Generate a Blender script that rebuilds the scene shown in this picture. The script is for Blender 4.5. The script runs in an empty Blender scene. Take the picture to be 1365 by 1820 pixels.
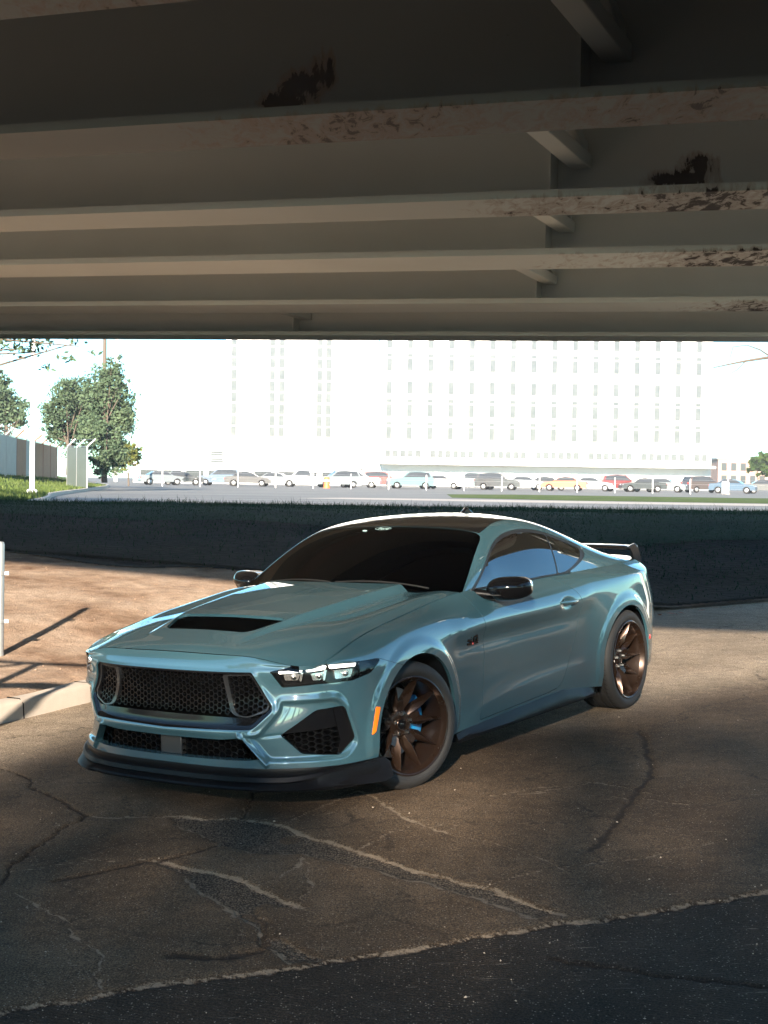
import bpy, bmesh, math, random
import numpy as np
from mathutils import Vector, Matrix
from mathutils.bvhtree import BVHTree

random.seed(7)
rng = np.random.default_rng(7)
SC = bpy.context.scene
COL = SC.collection
R = math.radians

# ------------------------------------------------------------------ objects
def tag(o, label=None, cat=None, group=None, kind=None):
    if label: o['label'] = label
    if cat: o['category'] = cat
    if group: o['group'] = group
    if kind: o['kind'] = kind
    return o

def empty(name, loc=(0, 0, 0), rz=0, parent=None):
    o = bpy.data.objects.new(name, None)
    o.empty_display_size = .2
    COL.objects.link(o)
    o.location = loc
    o.rotation_euler = (0, 0, rz)
    if parent: o.parent = parent
    return o

def copy_tree(o, parent=None):
    c = o.copy(); COL.objects.link(c); c.parent = parent
    for ch in list(o.children): copy_tree(ch, c)
    return c

class MB:
    """mesh collector: vertices, faces, optional per-vertex normals"""
    def __init__(s, V=None, F=None, N=None):
        s.V = [] if V is None else V; s.F = [] if F is None else F; s.N = N
    def add(s, V, F):
        b = len(s.V); s.V += [tuple(v) for v in V]; s.F += [tuple(b + i for i in f) for f in F]; return s
    def box(s, x0, x1, y0, y1, z0, z1):
        return s.add([(x0,y0,z0),(x1,y0,z0),(x1,y1,z0),(x0,y1,z0),(x0,y0,z1),(x1,y0,z1),(x1,y1,z1),(x0,y1,z1)],
                     [(3,2,1,0),(4,5,6,7),(0,1,5,4),(1,2,6,5),(2,3,7,6),(3,0,4,7)])
    def prism(s, poly, axis, a, b):
        """poly: 2D outline (ccw) extruded along axis from a to b; remaining axes keep order"""
        n = len(poly); V = []
        for h in (a, b):
            for p in poly:
                v = [0, 0, 0]; o = [i for i in range(3) if i != axis]
                v[axis] = h; v[o[0]] = p[0]; v[o[1]] = p[1]; V.append(v)
        F = [tuple(range(n))[::-1], tuple(range(n, 2*n))] + [(i, (i+1) % n, n+(i+1) % n, n+i) for i in range(n)]
        return s.add(V, F)
    def tube(s, pts, rad, n=8, cap=True, closed=False):
        pts = [np.array(p, float) for p in pts]; m = len(pts)
        rads = rad if hasattr(rad, '__len__') else [rad]*m
        V = []; up = None
        for i in range(m):
            a = pts[(i-1) % m] if (closed or i > 0) else pts[i]; b = pts[(i+1) % m] if (closed or i < m-1) else pts[i]
            t = b - a; t /= np.linalg.norm(t) + 1e-12
            if up is None:
                up = np.array([0, 0, 1.]) if abs(t[2]) < .9 else np.array([1., 0, 0])
            sd = np.cross(t, up); sd /= np.linalg.norm(sd) + 1e-12
            up = np.cross(sd, t)
            for k in range(n):
                th = 2*math.pi*k/n
                V.append(pts[i] + rads[i]*(math.cos(th)*sd + math.sin(th)*up))
        F = []
        for i in range(m if closed else m-1):
            j = (i+1) % m
            for k in range(n):
                k2 = (k+1) % n
                F.append((i*n+k, i*n+k2, j*n+k2, j*n+k)[::-1])
        if cap and not closed:
            F.append(tuple(range(n))); F.append(tuple((m-1)*n+k for k in range(n))[::-1])
        return s.add(V, F)
    def lathe(s, prof, n=32, axis=2, cap=False, flip=False):
        """prof: list of (radius, height)"""
        V = []; m = len(prof)
        for r, h in prof:
            for k in range(n):
                th = 2*math.pi*k/n; v = [0, 0, 0]; o = [(1, 2), (2, 0), (0, 1)][axis]
                v[o[0]] = r*math.cos(th); v[o[1]] = r*math.sin(th); v[axis] = h; V.append(v)
        F = [(i*n+k, i*n+(k+1) % n, (i+1)*n+(k+1) % n, (i+1)*n+k) for i in range(m-1) for k in range(n)]
        if cap: F.append(tuple(range(n))[::-1]); F.append(tuple((m-1)*n+k for k in range(n)))
        if flip: F = [f[::-1] for f in F]
        return s.add(V, F)
    def join(s, o, mat=None):
        V = o.V if mat is None else [tuple(mat @ Vector(v)) for v in o.V]
        return s.add(V, o.F)

def smooth_all(me, on=True):
    me.polygons.foreach_set('use_smooth', [on]*len(me.polygons))

def build(name, mb, mat, parent=None, smooth=None, bevel=0, loc=None, rot=None):
    """link the collector as ONE mesh object. smooth: None flat / angle in degrees / 'custom' uses mb.N"""
    me = bpy.data.meshes.new(name)
    me.from_pydata([tuple(map(float, v)) for v in mb.V], [], [tuple(int(i) for i in f) for f in mb.F])
    me.update()
    if mat is not None: me.materials.append(mat)
    if smooth == 'custom':
        smooth_all(me); me.normals_split_custom_set_from_vertices([tuple(map(float, n)) for n in mb.N])
    elif smooth is not None:
        smooth_all(me)
        if smooth < 180: me.set_sharp_from_angle(angle=R(smooth))
    o = bpy.data.objects.new(name, me); COL.objects.link(o)
    if parent: o.parent = parent
    if loc is not None: o.location = loc
    if rot is not None: o.rotation_euler = rot
    if bevel:
        b = o.modifiers.new('bevel', 'BEVEL'); b.width = bevel; b.segments = 2; b.limit_method = 'ANGLE'; b.angle_limit = R(40)
        if smooth is None: smooth_all(me); b.harden_normals = False; me.set_sharp_from_angle(angle=R(60))
    return o

# ------------------------------------------------------------------ splines, polygons
def spl(t, y, tq):
    """natural cubic spline, y may be (n,k)"""
    t = np.asarray(t, float); y = np.asarray(y, float); tq = np.asarray(tq, float)
    sh = y.shape[1:]; y = y.reshape(len(t), -1); n = len(t)
    h = np.diff(t); A = np.zeros((n, n)); B = np.zeros_like(y)
    A[0, 0] = A[-1, -1] = 1
    for i in range(1, n-1):
        A[i, i-1] = h[i-1]; A[i, i] = 2*(h[i-1]+h[i]); A[i, i+1] = h[i]
        B[i] = 6*((y[i+1]-y[i])/h[i] - (y[i]-y[i-1])/h[i-1])
    m = np.linalg.solve(A, B)
    i = np.clip(np.searchsorted(t, tq) - 1, 0, n-2)
    a = (t[i+1]-tq)[:, None]; b = (tq-t[i])[:, None]; hh = h[i][:, None]
    r = m[i]*a**3/(6*hh) + m[i+1]*b**3/(6*hh) + (y[i]/hh - m[i]*hh/6)*a + (y[i+1]/hh - m[i+1]*hh/6)*b
    return r.reshape((len(tq),)+sh)

def pchip(x, y, xq):
    x = np.asarray(x, float); y = np.asarray(y, float); xq = np.asarray(xq, float)
    if x[0] > x[-1]: x = x[::-1]; y = y[::-1]
    h = np.diff(x); d = np.diff(y)/h; m = np.zeros_like(y); n = len(x)
    for i in range(1, n-1):
        if d[i-1]*d[i] > 0:
            w1 = 2*h[i]+h[i-1]; w2 = h[i]+2*h[i-1]; m[i] = (w1+w2)/(w1/d[i-1]+w2/d[i])
    m[0] = d[0]; m[-1] = d[-1]
    sh = xq.shape; q = np.clip(xq.ravel(), x[0], x[-1])
    i = np.clip(np.searchsorted(x, q)-1, 0, n-2); t = (q-x[i])/h[i]
    r = (2*t**3-3*t**2+1)*y[i] + (t**3-2*t**2+t)*h[i]*m[i] + (-2*t**3+3*t**2)*y[i+1] + (t**3-t**2)*h[i]*m[i+1]
    return r.reshape(sh)

def sstep(a, b, x):
    t = np.clip((np.asarray(x, float)-a)/(b-a), 0, 1); return t*t*(3-2*t)

def fillet(poly, r, n=5):
    """round the corners of a closed 2D outline"""
    P = [np.array(p[:2], float) for p in poly]; out = []
    for i in range(len(P)):
        a, b, c = P[i-1], P[i], P[(i+1) % len(P)]
        rr = poly[i][2] if len(poly[i]) > 2 else r
        la, lc = np.linalg.norm(a-b), np.linalg.norm(c-b)
        d = min(rr, .48*la, .48*lc)
        if d < 1e-5: out.append(b); continue
        p0 = b+(a-b)*d/la; p2 = b+(c-b)*d/lc
        for k in range(n+1):
            t = k/n; out.append((1-t)**2*p0 + 2*t*(1-t)*b + t*t*p2)
    return np.array(out)

def sdf(poly, X, Y):
    """signed distance to closed outline, negative inside"""
    X = np.asarray(X, float); Y = np.asarray(Y, float); P = np.asarray(poly, float)[:, :2]
    d = np.full(X.shape, 1e9); ins = np.zeros(X.shape, bool)
    for i in range(len(P)):
        a = P[i-1]; b = P[i]; e = b-a; L = e@e+1e-15
        t = np.clip(((X-a[0])*e[0]+(Y-a[1])*e[1])/L, 0, 1)
        d = np.minimum(d, (X-a[0]-t*e[0])**2+(Y-a[1]-t*e[1])**2)
        c = (a[1] > Y) != (b[1] > Y)
        with np.errstate(divide='ignore', invalid='ignore'):
            xi = (b[0]-a[0])*(Y-a[1])/(b[1]-a[1]+1e-15)+a[0]
        ins ^= c & (X < xi)
    return np.where(ins, -1, 1)*np.sqrt(d)

def dline(pts, X, Y):
    """signed vertical offset to a polyline y(x) (smooth)"""
    p = np.asarray(pts, float); return Y - pchip(p[:, 0], p[:, 1], X)

def polydist(pts, X, Y):
    p = np.asarray(pts, float); d = np.full(np.shape(X), 1e9)
    for a, b in zip(p[:-1], p[1:]):
        e = b-a; L = e@e+1e-15; t = np.clip(((X-a[0])*e[0]+(Y-a[1])*e[1])/L, 0, 1)
        d = np.minimum(d, (X-a[0]-t*e[0])**2+(Y-a[1]-t*e[1])**2)
    return np.sqrt(d)

# ------------------------------------------------------------------ surface grids and clipping
class SG:
    def __init__(s, V, F, N): s.V, s.F, s.N = np.asarray(V, float), list(F), np.asarray(N, float); s.cut = []
def grid(P, flip=False):
    nu, nv = P.shape[:2]
    du = np.gradient(P, axis=0); dv = np.gradient(P, axis=1)
    N = np.cross(du, dv); N /= np.linalg.norm(N, axis=2, keepdims=True)+1e-12
    if flip: N = -N
    F = []
    for i in range(nu-1):
        b = i*nv
        for j in range(nv-1):
            f = (b+j, b+nv+j, b+nv+j+1, b+j+1)
            F.append(f[::-1] if flip else f)
    return SG(P.reshape(-1, 3), F, N.reshape(-1, 3))

def clip(g, f):
    """keep the region where f (one value per vertex) <= 0; exact cut along the zero line"""
    f = np.asarray(f, float); f = np.where(np.abs(f) < 1e-9, -1e-9, f)
    V = list(map(tuple, g.V)); N = list(map(tuple, g.N)); F = []; cut = []; ed = {}
    neg = f < 0; fl = f.tolist(); ng = neg.tolist()
    def mid(a, b):
        k = (a, b) if a < b else (b, a)
        if k in ed: return ed[k]
        t = fl[a]/(fl[a]-fl[b])
        p = g.V[a]+(g.V[b]-g.V[a])*t; n = g.N[a]+(g.N[b]-g.N[a])*t
        n = n/(np.linalg.norm(n)+1e-12)
        V.append(tuple(p)); N.append(tuple(n)); ed[k] = len(V)-1; return ed[k]
    for face in g.F:
        s = [ng[i] for i in face]
        if all(s): F.append(face); continue
        if not any(s): continue
        out = []; cs = []
        m = len(face)
        for i in range(m):
            a = face[i]; b = face[(i+1) % m]
            if ng[a]: out.append(a)
            if ng[a] != ng[b]:
                c = mid(a, b); out.append(c); cs.append((c, ng[a]))
        if len(out) >= 3:
            F.append(tuple(out))
            if len(cs) == 2:
                x = [c for c, l in cs if l]; y = [c for c, l in cs if not l]
                if x and y: cut.append((x[0], y[0]))   # travels out at x, back in at y
    r = compact(SG(V, F, N), [cut] + [g.cut])
    return r

def compact(g, cuts):
    used = np.zeros(len(g.V), bool)
    for f in g.F: used[list(f)] = True
    idx = np.cumsum(used)-1
    r = SG(g.V[used], [tuple(idx[list(f)]) for f in g.F], g.N[used])
    allc = []
    for c in cuts: allc += [(int(idx[a]), int(idx[b])) for a, b in c if used[a] and used[b]]
    r.cut = allc; return r

def flange(g, depth=.015, vec=None, edges=None):
    """turn the cut edges inwards: a return lip of the panel"""
    edges = g.cut if edges is None else edges
    if not edges: return g
    V = list(map(tuple, g.V)); N = list(map(tuple, g.N)); F = list(g.F); mp = {}; m2 = {}
    def tw(i):
        if i not in mp:
            d = -g.N[i]*depth if vec is None else np.array(vec)
            V.append(tuple(g.V[i]+d)); N.append((0, 0, 0)); mp[i] = len(V)-1
        return mp[i]
    def dup(i):
        if i not in m2: V.append(tuple(g.V[i])); N.append((0, 0, 0)); m2[i] = len(V)-1
        return m2[i]
    NN = {}
    for a, b in edges:
        fa = (dup(b), dup(a), tw(a), tw(b))
        F.append(fa)
        p = [np.array(V[k]) for k in fa]; n = np.cross(p[1]-p[0], p[2]-p[0]); n /= np.linalg.norm(n)+1e-12
        for k in fa: NN[k] = NN.get(k, 0)+n
    for k, n in NN.items(): N[k] = tuple(np.array(n)/(np.linalg.norm(n)+1e-12))
    r = SG(V, F, N); r.cut = []; return r

def mirror(g):
    s = np.array([1, -1, 1.]); r = SG(g.V*s, [f[::-1] for f in g.F], g.N*s); r.cut = [(b, a) for a, b in g.cut]; return r
def merge(*gs):
    V = []; F = []; N = []; cut = []
    for g in gs:
        b = len(V); V += list(map(tuple, g.V)); N += list(map(tuple, g.N)); F += [tuple(int(i)+b for i in f) for f in g.F]
        cut += [(a+b, c+b) for a, c in g.cut]
    r = SG(V, F, N); r.cut = cut; return r
def offset(g, d):
    r = SG(g.V+g.N*d, g.F, g.N); r.cut = list(g.cut); return r
def gobj(name, g, mat, parent=None):
    return build(name, MB(g.V.tolist(), g.F, g.N), mat, parent, smooth='custom')
# ------------------------------------------------------------------ the car's master surfaces (car frame: x forward, y left, z up, origin under the front axle)
def wrap_net():
    fy = [0, .35, .52, .66, .80, .875]                       # front stations by y
    fx = [[.965, .952, .915, .845, .730, .610],              # rows bottom -> top: x of the fascia
          [.962, .950, .912, .842, .728, .610],
          [.962, .952, .922, .850, .735, .612],
          [.948, .934, .896, .836, .730, .612],
          [.950, .934, .892, .832, .722, .600],
          [.956, .942, .906, .846, .718, .590],
          [.952, .937, .900, .838, .714, .586]]
    fz = [[.225]*6, [.30]*6, [.42, .42, .42, .42, .42, .42], [.54]*6, [.655]*6, [.712, .714, .718, .718, .705, .70], [.738, .738, .738, .735, .73, .728]]
    top_f = [(.915, 0, .800), (.903, .35, .796), (.876, .52, .787), (.828, .668, .757), (.722, .795, .748), (.590, .822, .785)]
    mid_f = [(.938, 0, .770), (.924, .35, .768), (.892, .52, .762), (.836, .664, .748), (.720, .798, .742), (.600, .862, .762)]
    sx = [.42, .20, -.05, -.40, -.73, -1.2, -1.7, -2.15, -2.45, -2.70, -2.95, -3.20, -3.45, -3.62]
    sy = [[.925, .936, .93, .905, .892, .888, .888, .905, .935, .945, .925, .885, .78, .66],
          [.930, .942, .94, .912, .902, .898, .898, .913, .942, .950, .930, .890, .79, .67],
          [.932, .945, .945, .920, .906, .899, .900, .918, .945, .953, .936, .898, .80, .68],
          [.933, .946, .948, .925, .908, .900, .904, .921, .948, .955, .940, .905, .812, .69],
          [.933, .946, .949, .930, .910, .903, .908, .926, .949, .955, .940, .905, .812, .69],
          [.931, .943, .945, .931, .913, .908, .913, .931, .947, .951, .935, .898, .80, .68],
          [.922, .934, .937, .932, .926, .922, .926, .934, .941, .943, .926, .882, .78, .66]]
    sz = [[.225, .20, .18, .165, .16, .16, .165, .18, .20, .22, .235, .25, .26, .26],
          [.30]*14, [.42]*14, [.54]*14, [.655]*14,
          [.712, .72, .725, .725, .73, .73, .735, .74, .745, .745, .745, .745, .745, .745],
          [.745, .765, .772, .775, .784, .789, .797, .813, .83, .84, .845, .845, .845, .845]]
    smy = [.893, .900, .902, .896, .895, .893, .896, .905, .914, .915, .900, .852, .755, .64]
    smz = [.792, .835, .862, .878, .888, .893, .902, .918, .925, .93, .932, .93, .925, .925]
    sty = [.815, .802, .795, .792, .800, .805, .805, .80, .792, .785, .772, .745, .68, .59]
    stz = [.832, .872, .906, .952, .984, .982, .988, .985, .985, .985, .984, .98, .972, .965]
    rear = [(-3.70, .42), (-3.735, .22), (-3.745, 0)]
    rows = []
    for k in range(7):
        r = [(fx[k][i], fy[i], fz[k][i]) for i in range(6)] + [(sx[i], sy[k][i], sz[k][i]) for i in range(14)]
        z = sz[k][-1]; dx = [.02, .01, 0, -.02, -.02, -.0, .08][k]
        r += [(x+dx, y, z) for x, y in rear]; rows.append(r)
    rows.append(mid_f+[(sx[i], smy[i], smz[i]) for i in range(14)]+[(x+.11, y, .925) for x, y in rear])
    rows.append(top_f+[(sx[i], sty[i], stz[i]) for i in range(14)]+[(x+.14, y, .965) for x, y in rear])
    return np.array(rows)                                    # 9 x 23 x 3

NET = wrap_net()
def wrap_rows(uq_n):
    """spline every row round the perimeter (mirrored, so the middle is smooth); returns (nu,9,3)"""
    full = np.concatenate([NET[:, :0:-1]*np.array([1, -1, 1.]), NET], 1)
    mean = NET[1:6].mean(0); ch = np.concatenate([[0], np.cumsum(np.linalg.norm(np.diff(mean, axis=0), axis=1))])
    t = np.concatenate([-ch[:0:-1], ch])
    uq = np.concatenate([np.linspace(0, ch[6], uq_n[0], endpoint=False), np.linspace(ch[6], ch[17], uq_n[1], endpoint=False), np.linspace(ch[17], ch[-1], uq_n[2])])
    return np.stack([spl(t, full[k], uq) for k in range(9)], 1), ch, uq

def win(x, a, b, s):
    """1 between a and b, soft ends"""
    return sstep(a-s, a+s, x)*(1-sstep(b-s, b+s, x))

ARCH_F = (.015, .332, .392); ARCH_R = (-2.690, .332, .388)
CREASE = [(.1, .765), (-.36, .770), (-.734, .784), (-1.193, .789), (-1.695, .797), (-2.216, .813), (-2.6, .83)]
LOWCR = [(-.45, .22), (-.585, .285), (-.711, .326), (-1.24, .372), (-1.674, .391), (-2.195, .406), (-2.4, .42)]
RECESS = fillet([(-.195, .574, .03), (.20, .578, .05), (.268, .545, .05), (.335, .41, .04), (.372, .335, .05), (.28, .268, .05), (-.285, .268, .03), (-.43, .398, .01), (-.352, .414, .02), (-.205, .530, .03)], .03)
GRO = fillet([(-1.2, .716), (-.385, .7195, .010), (-.238, .536, .035), (-.395, .434, .04), (-1.2, .415)], .01)

def make_wrap(un=(220, 500, 60), nv=112):
    Rw, ch, uq = wrap_rows(un)
    tv = np.array([0, .075, .195, .315, .43, .495, .53, .61, .72]); vq = np.linspace(0, tv[-1], nv)
    P = spl(tv, np.swapaxes(Rw, 0, 1), vq)                   # nv,nu,3
    P = np.swapaxes(P, 0, 1).copy()
    X, Y, Z = P[..., 0], P[..., 1], P[..., 2]
    # outward plan direction
    T = np.gradient(P[:, 40, :2], axis=0); T /= np.linalg.norm(T, axis=1, keepdims=True)
    O = np.stack([T[:, 1], -T[:, 0]], 1); O *= np.where((O[:, :1]*P[:, 40, :1]*0+O[:, 1:2]) + (np.abs(O[:, 1:2]) < .3)*O[:, :1]*np.sign(P[:, 40, :1]+1) > 0, 1, -1)
    D = np.zeros_like(X)
    # shoulder crease and lower door crease
    dz = Z-pchip([p[0] for p in CREASE], [p[1] for p in CREASE], X)
    wx = win(X, -2.15, -.42, .10)
    D += wx*.010*np.where(dz < 0, np.exp(-np.abs(dz)/.050), 1-sstep(0, .15, dz))
    D -= wx*.004*np.exp(-((dz+.085)/.05)**2)
    a = np.sqrt(((X+1.80)/.085)**2+((Z-.816)/.036)**2)
    D -= .016*np.exp(-a**4)*(Y > .5)
    dl = Z-pchip([p[0] for p in LOWCR], [p[1] for p in LOWCR], X)
    wl = win(X, -2.05, -.60, .12)
    D += wl*(.0035*np.exp(-np.abs(dl)/.025)*(dl > 0)+.0035*(dl <= 0)*np.exp(-np.abs(dl)/.30))
    D -= wl*.002*np.exp(-((dl-.07)/.05)**2)
    # wheel-arch lips
    for (cx, cz, r), s in ((ARCH_F, 1), (ARCH_R, 1)):
        d = np.sqrt((X-cx)**2+(Z-cz)**2)-r
        D += .011*(1-sstep(.042, .094, d))*(Y > .5)*sstep(.20, .30, Z)*(np.abs(X-cx) < .7)
    # dent behind the front arch
    a = np.sqrt(((X+.44)/.075)**2+((Z-.705)/.07)**2)
    D -= .004*np.exp(-a**2*1.3)*(Y > .5)
    # rear-side air dent ahead of the rear wheel, soft
    a = np.sqrt(((X+2.12)/.14)**2+((Z-.60)/.20)**2)
    D -= .008*np.exp(-a**2)*(Y > .5)
    # recess round the lower corner vents, ledge above it
    q = Y-X
    f = sdf(RECESS, q, Z)
    fr = (X > .3)
    D -= fr*.022*(1-sstep(-.022, .0, f))
    D += fr*.006*np.exp(-(f/.018)**2)*sstep(.30, .42, Z)
    # raised frame along the grille's side and lower edge, fins beside the lower intake, body seam
    g = sdf(GRO, q, Z)
    D += fr*.012*np.exp(-((g-.004)/.017)**2)*(1-sstep(.70, .735, Z))
    D += fr*.020*np.exp(-(polydist([(-.474, .398), (-.30, .258)], q, Z)/.013)**2)
    D -= fr*.006*np.exp(-(polydist([(-.44, .396), (-.33, .395), (-.20, .404)], q, Z)/.006)**2)
    # band under the grille
    D += fr*.012*np.exp(-((Z-.402)/.020)**2)*(1-sstep(-.42, -.28, q))
    P[..., 0] += D*O[:, None, 0]; P[..., 1] += D*O[:, None, 1]
    P[0, :, 1] = 0
    return grid(P, flip=False), P

def top_curve(n=400):
    """upper edge of the wrap: hood cut, fender top, belt"""
    Rw, ch, uq = wrap_rows((n, n, 60)); return Rw[:, 8], uq, ch

SPINE = [(.915, .800), (.87, .821), (.76, .850), (.58, .882), (.30, .920), (0, .953), (-.28, .981), (-.50, 1.000)]
def make_hood(ns=150, nt=210):
    T, uq, ch = top_curve()
    # front edge: centre -> headlight ; side edge: headlight -> A pillar base
    ic = int(np.argmin(np.abs(T[:, 1]-.735)+(T[:, 0] < .6)*9)); ie = int(np.argmin(np.abs(T[:, 0]+.70)+(T[:, 1] < .3)*9))
    fr = T[:ic+1]; sd = T[ic:ie+1]
    def rs(C, n):
        l = np.concatenate([[0], np.cumsum(np.linalg.norm(np.diff(C, axis=0), axis=1))]); t = np.linspace(0, l[-1], n)
        return np.stack([np.interp(t, l, C[:, k]) for k in range(3)], 1)
    fr = rs(fr, ns); sd = rs(sd, nt)
    sp = np.array([(x, 0, z) for x, z in SPINE]); l = np.concatenate([[0], np.cumsum(np.linalg.norm(np.diff(sp, axis=0), axis=1))])
    sp = spl(l, sp, np.linspace(0, l[-1], nt))
    s = np.linspace(0, 1, ns); t = np.linspace(0, 1, nt)
    re = np.stack([sp[-1, 0]+(sd[-1, 0]-sp[-1, 0])*s**2, sd[-1, 1]*s, sp[-1, 2]+(sd[-1, 2]-sp[-1, 2])*s**2], 1)
    S, Tt = np.meshgrid(s, t, indexing='ij')
    P = np.zeros((ns, nt, 3))
    for k in range(3):
        w = S**1.9 if k != 1 else S
        w2 = S if k == 1 else S**1.9
        A = (1-w)*sp[None, :, k]+w*sd[None, :, k]
        B = (1-Tt)*fr[:, None, k]+Tt*re[:, None, k]
        Cc = (1-w2)*((1-Tt)*sp[0, k]+Tt*sp[-1, k])+w2*((1-Tt)*sd[0, k]+Tt*sd[-1, k])
        P[..., k] = A+B-Cc
    X, Y = P[..., 0], P[..., 1]
    edge = sstep(0, .16, 1-S)*sstep(0, .22, Tt)
    # crowned outer strip, valley, power dome with crisp edges
    yd = np.interp(X, [-.5, 0, .35, .60, .78], [.475, .435, .395, .345, .31])
    hd = np.interp(X, [-.5, -.1, .3, .52, .80], [.040, .040, .034, .018, .0])
    P[..., 2] += edge*hd*(1-sstep(-.012, .040, Y-yd))
    P[..., 2] += .018*np.exp(-((Y-.70)/.10)**2)*win(X, -.6, .35, .25)*sstep(0, .10, 1-S)
    P[..., 2] -= .010*np.exp(-((Y-yd-.11)/.08)**2)*win(X, -.7, .25, .2)*edge
    P[0, :, 1] = 0
    return grid(P, flip=False), P

# greenhouse: sections across the car
GX = dict(
    zc=[(-.30, .895), (-.50, 1.003), (-.80, 1.165), (-1.05, 1.292), (-1.16, 1.337), (-1.30, 1.367), (-1.50, 1.390), (-1.75, 1.397), (-2.05, 1.384), (-2.35, 1.343), (-2.70, 1.262), (-3.0, 1.168), (-3.2, 1.095), (-3.32, 1.040), (-3.45, 1.022), (-3.58, 1.01)],
    ye=[(-.30, .86), (-.60, .815), (-.705, .796), (-.95, .726), (-1.22, .640), (-1.40, .612), (-1.60, .600), (-1.85, .597), (-2.18, .597), (-2.5, .600), (-2.75, .615), (-2.95, .630), (-3.2, .645), (-3.58, .64)],
    ze=[(-.30, .745), (-.60, .922), (-.705, .984), (-.95, 1.143), (-1.22, 1.287), (-1.40, 1.330), (-1.60, 1.350), (-1.85, 1.342), (-2.18, 1.285), (-2.5, 1.201), (-2.75, 1.125), (-2.95, 1.068), (-3.2, 1.015), (-3.58, .99)])
def make_green(nx=330, n1=60, n2=84):
    xs = np.linspace(-.42, -3.56, nx)
    T, uq, ch = top_curve(900); m = (T[:, 1] > .3) & (T[:, 0] < .3)
    tx, ty, tz = T[m, 0], T[m, 1], T[m, 2]; o = np.argsort(tx)
    by = np.interp(xs, tx[o], ty[o]); bz = np.interp(xs, tx[o], tz[o])
    def ev(k):
        a = np.array(GX[k]); return spl(-a[:, 0], a[:, 1], -xs)
    zc, ye, ze = ev('zc'), ev('ye'), ev('ze')
    P = []
    for i in range(nx):
        b = np.array([by[i], bz[i]]); e = np.array([ye[i], ze[i]])
        if e[1] < b[1]+.004: b = e+np.array([.006, -.006])
        t = np.linspace(0, 1, 120)
        bulge = .020*min(1, max(0, (e[1]-b[1])/.25))
        n = np.array([e[1]-b[1], b[0]-e[0]]); n /= np.linalg.norm(n)+1e-9
        side = b+(e-b)*t[:, None]+n*(bulge*4*t*(1-t))[:, None]
        yy = np.linspace(e[0], 0, 160)[1:]
        top = np.stack([yy, zc[i]-(zc[i]-e[1])*(yy/e[0])**2.1], 1)
        C = np.concatenate([side, top])
        # round the rail by smoothing along the arc
        l = np.concatenate([[0], np.cumsum(np.linalg.norm(np.diff(C, axis=0), axis=1))])
        lq = np.linspace(0, l[-1], 400); Cq = np.stack([np.interp(lq, l, C[:, 0]), np.interp(lq, l, C[:, 1])], 1)
        h = lq[1]; sg = np.interp(xs[i], [-2.9, -1.5, -1.2, -.7], [.045, .040, .026, .012])/h; kk = np.arange(-int(3*sg)-1, int(3*sg)+2); g = np.exp(-.5*(kk/sg)**2); g /= g.sum()
        pad = len(kk)//2; ext = np.concatenate([2*Cq[0]-Cq[pad:0:-1], Cq, np.stack([-Cq[-2:-pad-2:-1, 0], Cq[-2:-pad-2:-1, 1]], 1)])
        Cs = np.stack([np.convolve(ext[:, k], g, 'valid') for k in (0, 1)], 1)
        le = l[119]; fs = np.concatenate([np.linspace(0, le, n1, endpoint=False), np.linspace(le, l[-1], n2)])
        P.append(np.stack([np.full(n1+n2, xs[i]), np.interp(fs, lq, Cs[:, 0]), np.interp(fs, lq, Cs[:, 1])], 1))
    P = np.array(P); P[:, -1, 1] = 0
    return grid(P, flip=False), P
# ------------------------------------------------------------------ materials
def nmat(name):
    M = bpy.data.materials.new(name); M.use_nodes = True; nt = M.node_tree
    return M, nt, nt.nodes['Principled BSDF']
def N(nt, typ, **kw):
    n = nt.nodes.new(typ)
    for k, v in kw.items():
        if k.startswith('i_'): n.inputs[k[2:].replace('_', ' ')].default_value = v
        else: setattr(n, k, v)
    return n
def L(nt, a, b): nt.links.new(a, b)
def noise(nt, scale, detail=4, rough=.6, coord='Object', vec=None, dist=0):
    n = N(nt, 'ShaderNodeTexNoise'); n.inputs['Scale'].default_value = scale; n.inputs['Detail'].default_value = detail; n.inputs['Roughness'].default_value = rough; n.inputs['Distortion'].default_value = dist
    if vec is None:
        tc = nt.nodes.get('TC') or N(nt, 'ShaderNodeTexCoord', name='TC'); vec = tc.outputs[coord]
    L(nt, vec, n.inputs['Vector']); return n
def ramp(nt, fac, stops, interp='LINEAR'):
    r = N(nt, 'ShaderNodeValToRGB'); r.color_ramp.interpolation = interp; e = r.color_ramp.elements
    while len(e) < len(stops): e.new(.5)
    for k, (p, c) in enumerate(stops):
        e[k].position = p; e[k].color = (*c, 1) if hasattr(c, '__len__') else (c, c, c, 1)
    L(nt, fac, r.inputs[0]); return r
def mix(nt, fac, a, b, mode='MIX'):
    m = N(nt, 'ShaderNodeMix', data_type='RGBA', blend_type=mode)
    for s, v in (('Factor', fac), ('A', a), ('B', b)):
        sock = [i for i in m.inputs if i.name == s and (i.type == 'RGBA' or s == 'Factor') and i.enabled][0]
        if hasattr(v, 'is_output'): L(nt, v, sock)
        else: sock.default_value = v if s == 'Factor' else (*v, 1)
    return [o for o in m.outputs if o.type == 'RGBA'][0]
def math_(nt, op, a, b=0., clamp=False):
    m = N(nt, 'ShaderNodeMath', operation=op, use_clamp=clamp)
    for i, v in enumerate((a, b)):
        if hasattr(v, 'is_output'): L(nt, v, m.inputs[i])
        else: m.inputs[i].default_value = v
    return m.outputs[0]
def bump(nt, b, h, strength=.5, dist=.01):
    n = N(nt, 'ShaderNodeBump'); n.inputs['Strength'].default_value = strength; n.inputs['Distance'].default_value = dist
    L(nt, h, n.inputs['Height']); L(nt, n.outputs[0], b.inputs['Normal']); return n
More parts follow.
